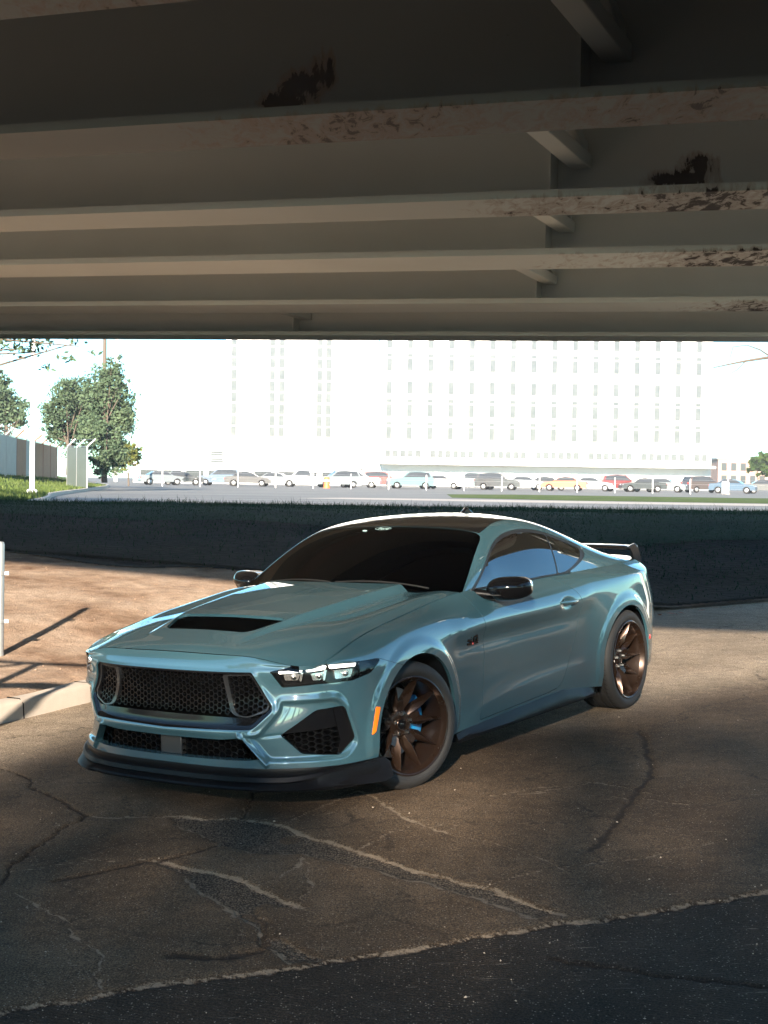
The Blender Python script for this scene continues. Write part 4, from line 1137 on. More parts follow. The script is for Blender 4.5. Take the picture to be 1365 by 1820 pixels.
# ---- pavement: a fan-shaped tessellation, finer near by
def polyl(p): return np.array(p, float)
CR_PALE = [polyl([(-1.21, 4.59), (-.9, 4.75), (-.66, 4.84), (-.45, 4.88), (-.18, 4.99), (.02, 5.05), (.65, 5.33), (.87, 5.38), (1.1, 5.47), (1.55, 5.65), (2.6, 6.0), (5, 6.9)]),
           polyl([(-.30, 9.0), (.5, 9.35), (1.19, 9.70), (1.49, 9.90), (2.1, 10.2), (2.87, 10.61), (6, 12.2)]),
           polyl([(-1.48, 7.23), (-1.36, 7.16), (-1.17, 7.17), (-.97, 7.14), (-.71, 7.07), (-.53, 6.98), (-.3, 6.66), (-.08, 6.39), (.07, 6.2), (.21, 6.01), (.47, 5.79), (.69, 5.42)]),
           polyl([(-1.0, 6.98), (-.8, 6.7), (-.59, 6.43), (-.34, 6.39), (-.18, 6.26), (.06, 6.02), (.36, 5.71), (.6, 5.40)]),
           polyl([(-1.01, 6.34), (-.84, 6.23), (-.6, 6.04), (-.47, 5.83), (-.29, 5.63)]), polyl([(-.82, 6.06), (-.69, 5.81), (-.56, 5.58), (-.45, 5.36), (-.39, 5.17), (-.3, 4.99)]),
           polyl([(-.52, 5.87), (-.43, 6.02), (-.33, 6.32)]), polyl([(-.68, 7.67), (-.67, 7.35), (-.69, 7.06)]), polyl([(-.11, 7.61), (.07, 7.15), (.23, 6.8), (.33, 6.68)]), polyl([(-.11, 7.61), (-.25, 7.35), (-.42, 7.02)]),
           polyl([(.65, 7.45), (.8, 7.56), (.97, 7.61)]), polyl([(.82, 7.46), (.98, 7.56), (1.12, 7.66)]), polyl([(1.12, 7.68), (1.31, 7.5), (1.42, 7.33)]), polyl([(-.10, 6.42), (.04, 6.72), (.2, 6.86), (.36, 6.83)]), polyl([(.45, 5.83), (.72, 6.06), (1.05, 6.14), (1.5, 6.4)]), polyl([(-1.02, 6.34), (-1.3, 6.38), (-1.62, 6.22)]), polyl([(.33, 6.68), (.58, 6.42), (.80, 6.02)]), polyl([(-.62, 7.06), (-.3, 7.12), (-.05, 7.3)]), polyl([(-.33, 6.33), (-.28, 6.0), (-.3, 5.66)]), polyl([(-1.5, 5.9), (-1.2, 5.5), (-1.0, 5.1), (-.92, 4.76)]), polyl([(.56, 7.38), (.7, 7.44), (.86, 7.44)]), polyl([(1.2, 7.30), (1.4, 7.22), (1.56, 7.1)])]
CR_DARK = [polyl([(-2.6, 8.9), (-2.04, 8.19), (-1.87, 7.82), (-1.68, 7.53), (-1.48, 7.23)]), polyl([(-1.49, 7.21), (-1.56, 6.88), (-1.59, 6.58), (-1.63, 6.31), (-1.59, 5.97)]),
           polyl([(1.65, 9.1), (1.6, 8.68), (1.50, 7.9), (1.37, 7.49), (1.16, 6.91), (.95, 6.33)]), polyl([(-.95, 6.35), (-1.15, 6.25), (-1.38, 6.05)]), polyl([(-.7, 6.6), (-.95, 6.35)]), polyl([(-.74, 5.08), (-.55, 5.06), (-.42, 5.12)]),
           polyl([(-.68, 7.67), (-.665, 7.35), (-.69, 7.08)]), polyl([(-.5, 5.57), (-.43, 5.40), (-.40, 5.2)]), polyl([(-1.21, 4.575), (-.9, 4.735), (-.66, 4.825), (-.45, 4.865), (-.18, 4.975), (.02, 5.035), (.65, 5.315), (.87, 5.365), (1.1, 5.455), (1.55, 5.635), (2.6, 5.985), (5, 6.88)]),
           polyl([(.62, 4.95), (.95, 4.78), (1.35, 4.60)]), polyl([(-.5, 4.2), (-.8, 4.45), (-1.2, 4.35)])]
PATCH = [fillet([(-1.05, 7.14), (-.83, 7.13), (-.53, 6.96), (-.3, 6.64), (-.08, 6.37), (.07, 6.18), (.21, 5.99), (.47, 5.77), (.68, 5.46), (.60, 5.40), (.36, 5.72), (.06, 6.03), (-.18, 6.27), (-.34, 6.40), (-.59, 6.44), (-.8, 6.71), (-1.0, 6.98)], .05),
         fillet([(-1.01, 6.33), (-.84, 6.22), (-.6, 6.03), (-.47, 5.82), (-.29, 5.62), (-.38, 5.65), (-.47, 5.70), (-.49, 5.57), (-.42, 5.36), (-.31, 5.16), (-.18, 5.0), (-.3, 5.0), (-.39, 5.18), (-.45, 5.37), (-.56, 5.59), (-.69, 5.82), (-.82, 6.07)], .04)]
def add_color(me, name, rgb):
    a = me.color_attributes.new(name, 'FLOAT_COLOR', 'POINT'); d = np.ones((len(rgb), 4), np.float32); d[:, :3] = rgb; a.data.foreach_set('color', d.ravel())
def big_grid(name, X, Y, Z, mat_, parent=None, mask=None):
    nu, nv = X.shape; V = np.stack([X, Y, Z], -1).reshape(-1, 3)
    i = np.arange(nu*nv).reshape(nu, nv); q = np.stack([i[:-1, :-1], i[1:, :-1], i[1:, 1:], i[:-1, 1:]], -1).reshape(-1, 4)
    if mask is not None: q = q[mask.reshape(-1)[q].all(1)]
    c = V[q[0]]; 
    if np.cross(c[1]-c[0], c[2]-c[0])[2] < 0: q = q[:, ::-1]
    me = bpy.data.meshes.new(name); me.vertices.add(len(V)); me.vertices.foreach_set('co', V.ravel())
    me.loops.add(q.size); me.loops.foreach_set('vertex_index', q.ravel()); me.polygons.add(len(q)); me.polygons.foreach_set('loop_start', np.arange(0, q.size, 4)); me.polygons.foreach_set('loop_total', np.full(len(q), 4))
    me.update(calc_edges=True); smooth_all(me); me.materials.append(mat_)
    o = bpy.data.objects.new(name, me); COL.objects.link(o)
    if parent: o.parent = parent
    return o
def wear(x, y):
    wx = .020*hsh(x*9, y*9, 1.)+.012*hsh(x*31, y*29, 1.1); wy = .020*hsh(y*8+3, x*10, 1.)+.012*hsh(y*33, x*27, 1.2)
    X = x+wx; Y = y+wy
    pale = np.zeros_like(x); dark = np.zeros_like(x); patch = np.zeros_like(x)
    for k, p in enumerate(CR_PALE):
        w = .62*(.026, .020, .032, .030, .034, .030, .026, .024, .026, .020, .022, .020, .022, .018, .014, .014, .013, .013, .013, .013, .02, .02)[k]*(.55+.75*(hsh(x*6, y*7, 1.7)*.5+.5)); pale = np.maximum(pale, np.exp(-(polydist(p, X, Y)/w)**2))
    for k, p in enumerate(CR_DARK):
        w = (.012, .012, .030, .018, .016, .028, .010, .016, .010, .012, .022)[k]; dark = np.maximum(dark, np.exp(-(polydist(p, X, Y)/w)**2)*(.75 if k == 2 else 1))
    for p in PATCH: patch = np.maximum(patch, 1-sstep(-.03, .03, sdf(p, X, Y)))
    dark = np.maximum(dark, .9*np.exp(-((x+.42)/.06)**2-((y-6.68)/.09)**2))
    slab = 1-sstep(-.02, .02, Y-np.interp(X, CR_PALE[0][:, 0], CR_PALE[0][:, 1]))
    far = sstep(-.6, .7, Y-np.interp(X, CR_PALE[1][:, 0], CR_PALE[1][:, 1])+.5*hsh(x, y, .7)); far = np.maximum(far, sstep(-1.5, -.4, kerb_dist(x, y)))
    return pale, patch, dark, slab, far
yr = np.concatenate([np.geomspace(2.4, 9.5, 420), np.linspace(9.5, 18.5, 181)[1:]]); ta = np.linspace(-.52, .56, 660)
YY, TA = np.meshgrid(yr, ta, indexing='ij'); XX = TA*YY
pale, patch, dark_, slab, far = [a.reshape(XX.shape) for a in wear(XX.ravel(), YY.ravel())]
ZZ = roadz(XX, YY)-.011*patch-.012*dark_-.004*pale+.003*hsh(XX, YY, 2.3)-.004*slab
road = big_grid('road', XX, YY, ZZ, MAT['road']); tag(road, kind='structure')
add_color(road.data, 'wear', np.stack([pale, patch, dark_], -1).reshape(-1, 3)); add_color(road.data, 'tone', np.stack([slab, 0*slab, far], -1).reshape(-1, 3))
gx, gy = np.meshgrid(np.linspace(-45, 45, 181), np.linspace(-30, 34, 129), indexing='ij')
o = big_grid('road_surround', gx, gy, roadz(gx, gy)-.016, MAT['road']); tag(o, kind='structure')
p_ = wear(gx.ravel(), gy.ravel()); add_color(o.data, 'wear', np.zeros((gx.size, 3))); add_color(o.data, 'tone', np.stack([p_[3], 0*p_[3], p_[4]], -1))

# ---- kerb: one swept stone line with joints, and the dirt verge behind it
def sweep_kerb():
    global KC; KA = KC; KC = KC[KC[:, 0] < 3.02]; m = MB(); prof = [(-.012, -.05), (.0, .105), (.012, .128), (.035, .138), (.150, .140), (.165, .05)]
    n = len(KC); V = []; F = []
    for i in range(n):
        t = KC[min(i+1, n-1)]-KC[max(i-1, 0)]; t /= np.linalg.norm(t); nr = np.array([-t[1], t[0]])
        for o_, z in prof:
            p = KC[i]+nr*o_; V.append((p[0], p[1], roadz(*p)+z+.004*math.sin(i*1.7)))
    k = len(prof)
    for i in range(n-1):
        for j in range(k-1): F.append((i*k+j, (i+1)*k+j, (i+1)*k+j+1, i*k+j+1))
    KC = KA; return m.add(V, F)
kerb = build('kerb', sweep_kerb(), MAT['concrete'], smooth=35); tag(kerb, 'pale concrete kerb curving along the dirt verge beside the car', 'kerb')
jm = MB()
for s in np.arange(4, 130, 3):
    a = KC[int(s)]
    if a[0] > 2.9: break
    t = KC[int(s)+1]-a; t /= np.linalg.norm(t); nr = np.array([-t[1], t[0]]); z = roadz(*a)
    jm.tube([(a[0]-nr[0]*.010, a[1]-nr[1]*.010, z-.02), (a[0]-nr[0]*.0005, a[1]-nr[1]*.0005, z+.107), (a[0]+nr[0]*.034, a[1]+nr[1]*.034, z+.1395), (a[0]+nr[0]*.15, a[1]+nr[1]*.15, z+.1405)], .0045, 5)
build('joint', jm, MAT['void'], kerb)
fx = np.concatenate([np.linspace(-45, -9, 60), np.linspace(-9, 9, 330)[1:], np.linspace(9, 45, 60)[1:]]); fy = np.concatenate([np.linspace(0, 9, 60), np.linspace(9, 19, 210)[1:], np.linspace(19, 36, 100)[1:]])
vx, vy = np.meshgrid(fx, fy, indexing='ij'); vd = kerb_dist(vx.ravel(), vy.ravel()).reshape(vx.shape)
# pull the front row onto the kerb's back
vz = verge(vx, vy, vd)
MAT['soil'] = grass_mat('shade_darkened_soil', (.005, .0045, .003), (.010, .008, .005), (.018, .016, .008))  # foot of the bank darkened so its colour carries the overpass shade
def SHADE_EDGE(x): return np.interp(x, [-45, -9, -6, -4, -2, 0, 2.2, 3.2, 6, 45], [24, 19.0, 18.0, 17.3, 16.5, 15.6, 15.4, 15.9, 17.2, 32])
def grass_edge(x): return np.interp(x, [-45, -9, -5, -1, 1, 3, 6, 9, 45], [27, 23.2, 22.4, 21.0, 20.6, 20.6, 21.0, 21.6, 33])
gm = vy > grass_edge(vx)+.35*hsh(vx, vy, 1.)
dv = big_grid('dirt_ground', vx, vy, vz+.0, MAT['dirt'], mask=(vd > .03) & (vy < SHADE_EDGE(vx)+1.6)); tag(dv, kind='structure')
shade_m = (vy > SHADE_EDGE(vx)+.25*hsh(vx*1.3, vy*1.3, 1.)) & (vd > .1) & (vy < grass_edge(vx)+1.2)
so_ = big_grid('shaded_soil_ground', vx, vy, vz+.008+.015*(vy > SHADE_EDGE(vx)+.4), MAT['soil'], mask=shade_m); tag(so_, kind='structure')
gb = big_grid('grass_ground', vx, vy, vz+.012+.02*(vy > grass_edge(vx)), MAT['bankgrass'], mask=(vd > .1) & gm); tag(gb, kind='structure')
# ------------------------------------------------------------------ overpass
OV = empty('overpass'); tag(OV, 'grey painted steel girder overpass spanning above the car with rust stains', 'overpass')
UA = np.array([.9237, -.3832]); TA_ = np.array([.3832, .9237])
def bp_(s, t, z):
    p = UA*s+TA_*t; return (p[0], p[1], z-.0297*p[0])
ZB = 3.735
GD = [(5.10, 5.80), (7.80, 8.48), (10.42, 11.11), (12.97, 13.84), (16.38, 17.23), (19.95, 20.68)]
GT = [(a*.9237, b*.9237) for a, b in GD]
def send(t): return float(np.interp(t, [5, 14, 19, 20], [1.0, .15, -.7, -.8]))
def px_s(X, Y): return X*UA[0]+Y*UA[1]
# rust blotches: girder index, centre (world X), height above the flange, half length, half height
RUST = {1: [(-.65, .13, .16, .07), (-.50, .23, .15, .09), (-.38, .33, .09, .08), (-.2, -.02, 1.2, .05), (1.7, -.03, 1.6, .06), (.0, -.06, 3., .03)],
        2: [(2.0, .13, .22, .07), (2.12, .23, .12, .08), (2.2, .0, 1.0, .08), (1.1, -.02, .6, .04), (2.7, -.04, 1.0, .05)],
        3: [(3.0, -.01, 1.2, .05), (3.9, .0, .5, .06), (1.7, -.03, .5, .04)],
        4: [(4.0, .0, .9, .04), (0, -.03, .8, .02)], 0: [(0, 0, 2., .04)], 5: [(-1.5, .12, .2, .03), (.7, .10, .2, .03)]}
WEBH = 1.18
for gi, (t0, t1) in enumerate(GT):
    tc = (t0+t1)/2; th = .055; fw = .016
    prof = [(t0, .0), (t1, .0), (t1, th), (tc+fw, th), (tc+fw, .35), (tc+fw, .7), (tc+fw, WEBH), (t1-.08, WEBH), (t1-.08, WEBH+.04), (t0+.08, WEBH+.04), (t0+.08, WEBH), (tc-fw, WEBH), (tc-fw, .85), (tc-fw, .70), (tc-fw, .55), (tc-fw, .40), (tc-fw, .28), (tc-fw, .16), (tc-fw, th), (t0, th)]
    ss = np.concatenate([np.linspace(-38, -13, 10), np.linspace(-13, 1.6, 150)[1:]])
    V = []; ru = []; k = len(prof)
    for s in ss:
        for t, z in prof:
            p = bp_(s+(s+13)/14.6*(send(tc)-1.6)*(s > -13), t, ZB+z); V.append(p); r = 0
            for X, h, lx, lh in RUST.get(gi, []):
                d = ((p[0]-X)/lx)**2+((z-h)/lh)**2
                if h > .07 and (z < .09): d += 3
                r = max(r, math.exp(-d*.8))
            ru.append(r*(.95 if z > .09 else .52))
    F = []
    for i in range(len(ss)-1):
        for j in range(k): F.append((i*k+j, i*k+(j+1) % k, (i+1)*k+(j+1) % k, (i+1)*k+j))
    F += [tuple(range(k))[::-1], tuple((len(ss)-1)*k+j for j in range(k))]
    gm_ = MAT[('girder_shade', 'girder_shade', 'girder_half_shade', 'girder', 'girder', 'girder')[gi]]; o = build('girder', MB(V, F), gm_, OV)
    a = o.data.attributes.new('rust', 'FLOAT', 'POINT'); a.data.foreach_set('value', np.array(ru, np.float32))
    # vertical stiffeners
    sx = {1: [1.06], 2: [1.20], 3: [1.45], 4: [1.72], 5: [-1.27]}.get(gi, [1.0])
    for X in sx:
        for off in (-9.3, 0):
            s = px_s(X, (tc-X*TA_[0])/TA_[1])+off
            m = MB()
            for sg in (-1, 1):
                a0, a1 = sorted((tc+sg*fw, tc+sg*(fw+.20)))
                q = [bp_(s-.010, a0, ZB+th), bp_(s+.010, a0, ZB+th), bp_(s+.010, a1, ZB+th), bp_(s-.010, a1, ZB+th)]
                m.add(q+[(x, y, z+WEBH-th) for x, y, z in q], [(3, 2, 1, 0), (4, 5, 6, 7), (0, 1, 5, 4), (1, 2, 6, 5), (2, 3, 7, 6), (3, 0, 4, 7)])
            build('stiffener', m, gm_, o)
ENDS = {0: 1.20, 1: 1.36, 2: 1.58, 3: 1.82, 4: -1.15}
for bi, X in ENDS.items():
    ta, tb = (GT[bi][0]+GT[bi][1])/2+.02, (GT[bi+1][0]+GT[bi+1][1])/2-.02
    for off in (-9.3, 0):
        s = px_s(X, (tb-X*TA_[0])/TA_[1])+off
        def bar(t0, z0, t1, z1, w, h, name):
            m = MB(); A = [bp_(s-w, t0, z0-h), bp_(s+w, t0, z0-h), bp_(s+w, t0, z0+h), bp_(s-w, t0, z0+h)]; B = [bp_(s-w, t1, z1-h), bp_(s+w, t1, z1-h), bp_(s+w, t1, z1+h), bp_(s-w, t1, z1+h)]
            m.add(A+B, [(3, 2, 1, 0), (4, 5, 6, 7), (0, 1, 5, 4), (1, 2, 6, 5), (2, 3, 7, 6), (3, 0, 4, 7)]); build(name, m, MAT['girder_shade' if bi < 1 else 'girder_half_shade' if bi < 2 else 'girder'], OV, bevel=.008)
        bar(ta, ZB+.30, tb, ZB+.30, .075, .05, 'cross_strut')
        bar(ta, ZB+.98, tb, ZB+.40, .045, .04, 'cross_brace'); bar(ta, ZB+.40, tb, ZB+.98, .045, .04, 'cross_brace')
# deck and parapets
ta, tb = GT[0][0]-.55, GT[-1][1]+.75
def slab(t0, t1, z0, z1, name, mt, s0=-38, s1=1.62):
    m = MB(); A = [bp_(s0, t0, z0), bp_(s0, t1, z0), bp_(s0, t1, z1), bp_(s0, t0, z1)]; e0, e1 = send(t0)+s1-1.6, send(t1)+s1-1.6; B = [bp_(e0, t0, z0), bp_(e1, t1, z0), bp_(e1, t1, z1), bp_(e0, t0, z1)]
    m.add(A+B, [(0, 1, 2, 3), (7, 6, 5, 4), (0, 4, 5, 1), (1, 5, 6, 2), (2, 6, 7, 3), (3, 7, 4, 0)]); return build(name, m, mt, OV)
slab(ta, tb, ZB+WEBH+.04, ZB+WEBH+.30, 'deck', MAT['deck'])
slab(ta+.003, ta+.30, ZB+WEBH+.303, ZB+WEBH+1.05, 'parapet', MAT['deck']); slab(tb-.30, tb-.003, ZB+WEBH+.303, ZB+WEBH+1.05, 'parapet', MAT['deck'])
for t in (7., 12.5, 18.):
    x, y, z = bp_(-34, t, ZB); m = MB().lathe([(.5, -1), (.5, z-.9)], 20); m.V = [(a+x, b+y, c) for a, b, c in m.V]; build('pier', m, MAT['deck'], OV, smooth=60)
m = MB(); A = [bp_(-34.6, 4.6, ZB-.9), bp_(-33.4, 4.6, ZB-.9), bp_(-33.4, 4.6, ZB-.002), bp_(-34.6, 4.6, ZB-.002)]; B = [bp_(-34.6, 19.4, ZB-.9), bp_(-33.4, 19.4, ZB-.9), bp_(-33.4, 19.4, ZB-.002), bp_(-34.6, 19.4, ZB-.002)]
m.add(A+B, [(3, 2, 1, 0), (4, 5, 6, 7), (0, 1, 5, 4), (1, 2, 6, 5), (2, 3, 7, 6), (3, 0, 4, 7)]); build('pier_cap', m, MAT['deck'], OV)
# the span ends on slim columns just outside the frame to the right, one under each outer girder
for gi in (4, 5):
    t = (GT[gi][0]+GT[gi][1])/2; x, y, z = bp_(send(t)-.4, t, ZB); m = MB().lathe([(.28, -1), (.28, z-.25), (.36, z-.24), (.36, z-.003)], 20); m.V = [(a+x, b+y, c) for a, b, c in m.V]; build('pier', m, MAT['deck'], OV, smooth=50)
for bi in range(5):
    ta2, tb2 = (GT[bi][0]+GT[bi][1])/2+.02, (GT[bi+1][0]+GT[bi+1][1])/2-.02
    ea, eb = send(ta2)-.2, send(tb2)-.2; m = MB(); A = [bp_(ea, ta2, ZB+.06), bp_(ea+.03, ta2, ZB+.06), bp_(ea+.03, ta2, ZB+1.17), bp_(ea, ta2, ZB+1.17)]; B = [bp_(eb, tb2, ZB+.06), bp_(eb+.03, tb2, ZB+.06), bp_(eb+.03, tb2, ZB+1.17), bp_(eb, tb2, ZB+1.17)]
    m.add(A+B, [(3, 2, 1, 0), (4, 5, 6, 7), (0, 1, 5, 4), (1, 2, 6, 5), (2, 3, 7, 6), (3, 0, 4, 7)]); build('end_diaphragm', m, MAT['girder'], OV)

# ------------------------------------------------------------------ beyond the bank: street, kerb strip, grass strip, parking lot
LZ = .84
def sheet(name, pts, z, mt, kind='structure', thick=0):
    m = MB().add([(x, y, z) for x, y in pts], [tuple(range(len(pts)))]); o = build(name, m, mt)
    if o.data.polygons[0].normal.z < 0: o.data.flip_normals()
    tag(o, kind=kind); return o
sheet('parking_lot', [(-300, 33), (300, 33), (300, 600), (-300, 600)], LZ, MAT['asphalt'])
sheet('gutter_strip', [(-4.0, 64), (6, 61.5), (60, 60), (60, 66), (6, 68.5), (-2, 68)], LZ+.004, MAT['concrete'])
sheet('lawn_strip', [(3.5, 74), (9, 69.5), (60, 67), (60, 96), (9, 97), (4, 92)], LZ+.008, MAT['lawn'])
sheet('side_road', [(-290, -60), (290, -60), (290, -14), (-290, -14)], -.9, MAT['asphalt'])
sheet('ground', [(-310, -310), (310, -310), (310, 605), (-310, 605)], -1.6, MAT['bankgrass'])
# left lawn mound with its kerb
HK = [(-9.5, 38), (-11.0, 47), (-13.2, 57), (-16.2, 78), (-21.5, 112), (-34, 160)]
hx, hy = np.meshgrid(np.linspace(0, 60, 80), np.linspace(33.5, 170, 90), indexing='ij'); kx = pchip([p[1] for p in HK], [p[0] for p in HK], hy)
hz = LZ+.14+1.05*sstep(0, 8.5, hx)+.03*hsh(hx, hy, .5)*np.clip(hx, 0, 1)+.25*sstep(9, 30, hx)
lm = big_grid('lawn_mound', kx-hx, hy, hz, MAT['lawn']); tag(lm, kind='structure')
m = MB(); V = []; yy = np.linspace(33.5, 168, 60); kk = pchip([p[1] for p in HK], [p[0] for p in HK], yy)
for x, y in zip(kk, yy):
    for o_, z in ((.02, 0), (.0, .16), (-.18, .17), (-.2, .05)): V.append((x+o_, y, LZ+z))
m.add(V, [(i*4+j, (i+1)*4+j, (i+1)*4+j+1, i*4+j+1) for i in range(59) for j in range(3)]); o = build('kerb', m, MAT['concrete']); tag(o, 'far pale kerb curving round the sunlit lawn mound', 'kerb')
def mound_z(x, y):
    k = float(pchip([p[1] for p in HK], [p[0] for p in HK], np.array([float(y)]))[0]); h = k-x
    return LZ+.14+1.05*float(sstep(0, 8.5, h))+.25*float(sstep(9, 30, h)) if h > 0 else LZ

# ------------------------------------------------------------------ grass
def blades(name, pts, h, w, mat_, lean=.35):
    n = len(pts); V = np.zeros((n, 4, 3)); a = rng.uniform(0, 2*math.pi, n); hh = h*rng.uniform(.45, 1.3, n)*(1+.6*(rng.random(n) > .93)); l = rng.uniform(0, lean, n)*hh; la = rng.uniform(0, 2*math.pi, n)
    dx, dy = np.cos(a)*w, np.sin(a)*w
    V[:, 0] = pts-np.stack([dx, dy, 0*dx], 1); V[:, 1] = pts+np.stack([dx, dy, 0*dx], 1)
    mid = pts+np.stack([np.cos(la)*l*.35, np.sin(la)*l*.35, hh*.6], 1); V[:, 2] = mid+np.stack([dx*.6, dy*.6, 0*dx], 1); V[:, 3] = mid-np.stack([dx*.6, dy*.6, 0*dx], 1)
    tip = pts+np.stack([np.cos(la)*l, np.sin(la)*l, hh], 1)
    allv = np.concatenate([V.reshape(-1, 3), tip]); b = np.arange(n)*4
    q = np.stack([b, b+1, b+2, b+3], 1); t = np.stack([b+3, b+2, 4*n+np.arange(n)], 1)
    me = bpy.data.meshes.new(name); me.vertices.add(len(allv)); me.vertices.foreach_set('co', allv.ravel())
    li = np.concatenate([q.ravel(), t.ravel()]); me.loops.add(len(li)); me.loops.foreach_set('vertex_index', li)
    me.polygons.add(2*n); me.polygons.foreach_set('loop_start', np.concatenate([np.arange(0, 4*n, 4), 4*n+np.arange(0, 3*n, 3)])); me.polygons.foreach_set('loop_total', np.concatenate([np.full(n, 4), np.full(n, 3)]))
    me.update(calc_edges=True); me.materials.append(mat_); o = bpy.data.objects.new(name, me); COL.objects.link(o); tag(o, kind='stuff'); return o
n = 95000; y = rng.uniform(15.5, 33.5, n)**1.0; x = rng.uniform(-.36, .36, n)*y*1.08
k = ((y > grass_edge(x)+.35*hsh(x, y, 1.)) | ((y > SHADE_EDGE(x)+.2) & (rng.random(n) < .16+.5*sstep(0, 1, (y-SHADE_EDGE(x))/(grass_edge(x)-SHADE_EDGE(x)+.01))))) & (kerb_dist(x, y) > .2); x, y = x[k], y[k]
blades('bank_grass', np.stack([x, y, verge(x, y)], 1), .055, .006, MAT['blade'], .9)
n = 15000; y = rng.uniform(27.5, 32.8, n); x = rng.uniform(-11, 11, n); clump = (hsh(x*2.2, y*2.2, 1.4) > .15) | (rng.random(n) > .7); x, y = x[clump], y[clump]
blades('crest_grass', np.stack([x, y, verge(x, y)], 1), .115, .005, MAT['blade'], .8)
n = 26000; y = 34+(rng.random(n)**1.2)*70; hx_ = rng.uniform(.1, 16, n); x = pchip([p[1] for p in HK], [p[0] for p in HK], y)-hx_
z = LZ+.14+1.05*sstep(0, 8.5, hx_)+.25*sstep(9, 30, hx_)
blades('lawn_grass', np.stack([x, y, z], 1), .14, .02, MAT['lawn'])
# gravel in the gutter and on the dirt
def stones(name, P, r, mat_):
    m = MB(); base = [(1, 0, 0), (0, 1, 0), (-1, 0, 0), (0, -1, 0), (0, 0, .8), (0, 0, -.5)]; F = [(0, 1, 4), (1, 2, 4), (2, 3, 4), (3, 0, 4), (1, 0, 5), (2, 1, 5), (3, 2, 5), (0, 3, 5)]
    for p in P:
        s = r*min(1.9, math.exp(random.gauss(0, .4))); a = random.random()*6.3; c, d = math.cos(a), math.sin(a); e = random.uniform(.6, 1.4)
        m.add([(p[0]+s*(c*x*e-d*y), p[1]+s*(d*x*e+c*y), p[2]+s*z) for x, y, z in base], F)
    o = build(name, m, mat_); tag(o, kind='stuff'); return o
MAT['stone'] = simple('mixed_gravel', (.30, .24, .18), .9, var=.65, vs=40)
MAT['dirtstone'] = simple('brown_pebbles', (.27, .19, .135), .95, spec=.1, var=.4, vs=40)
P = []
for _ in range(2600):
    i = random.randint(60, 190) if random.random() < .85 else random.randint(150, 230); a = KC[i]; t = KC[i+1]-a; t /= np.linalg.norm(t); nr = np.array([-t[1], t[0]]); d = abs(random.gauss(0, .16)); q = a-nr*(d+.01)+t*random.uniform(0, .1); P.append((q[0], q[1], roadz(*q)+.003))
stones('gutter_gravel', P, .010, MAT['stone'])
x = rng.uniform(-7.5, 0, 1000); y = rng.uniform(9.5, 18.5, 1000); k = kerb_dist(x, y) > .25; x, y = x[k], y[k]
stones('verge_gravel', np.stack([x, y, verge(x, y)+.002], 1), .007, MAT['dirtstone'])
x = rng.uniform(-2.6, 4, 420); y = rng.uniform(4, 12, 420); k = kerb_dist(x, y) < -.3; x, y = x[k], y[k]
stones('road_grit', np.stack([x, y, roadz(x, y)+.001], 1), .0032, MAT['stone'])
# dead leaves by the kerb behind the car
MAT['deadleaf'] = simple('orange_dead_leaf', (.38, .085, .028), .7, var=.4, vs=30)
for lx, ly, s in ((3.16, 15.62, .075), (3.02, 15.60, .05), (3.55, 15.9, .05), (3.28, 15.70, .045)):
    lz = float(roadz(lx, ly))+.012; a = random.random()*6
    pts = [(0, -1), (.45, -.5), (.55, .1), (.2, .7), (0, 1.1), (-.25, .6), (-.5, .0), (-.4, -.55)]
    m = MB().add([(lx+s*(math.cos(a)*p-math.sin(a)*q), ly+s*(math.sin(a)*p+math.cos(a)*q), lz+s*.35*abs(p)+.01*q) for p, q in pts], [tuple(range(8))])
    o = build('dead_leaf', m, MAT['deadleaf']); tag(o, 'small curled orange dead leaf on the road edge behind the car', 'leaf', 'dead leaves by the kerb behind the car')

# ------------------------------------------------------------------ posts
def galv_post(x, y, z, h, name, label, cat, clamps=True):
    root = empty(name, (x, y, z)); tag(root, label, cat)
    build('pole', MB().lathe([(.036, -.1), (.036, h-.03), (.030, h-.008), (0, h)], 20), MAT['galv'], root, smooth=50)
    if clamps:
        for zc in (h*.30, h*.72):
            c = MB().lathe([(.037, zc-.018), (.043, zc-.016), (.043, zc+.016), (.037, zc+.018)], 20); c.box(.040, .075, -.010, .010, zc-.014, zc+.014)
            build('clamp', c, MAT['galv'], root, smooth=40)
        for zc in (.06, .93*h):
            s_ = MB(); s_.add([(.0375*math.cos(a), .0375*math.sin(a), zc+dz) for dz in (-.022, .022) for a in np.linspace(-2.9, -1.9, 8)], [(i, i+1, 9+i, 8+i) for i in range(7)])
            build('reflective_sticker', s_, MAT['amber'], root)
    return root
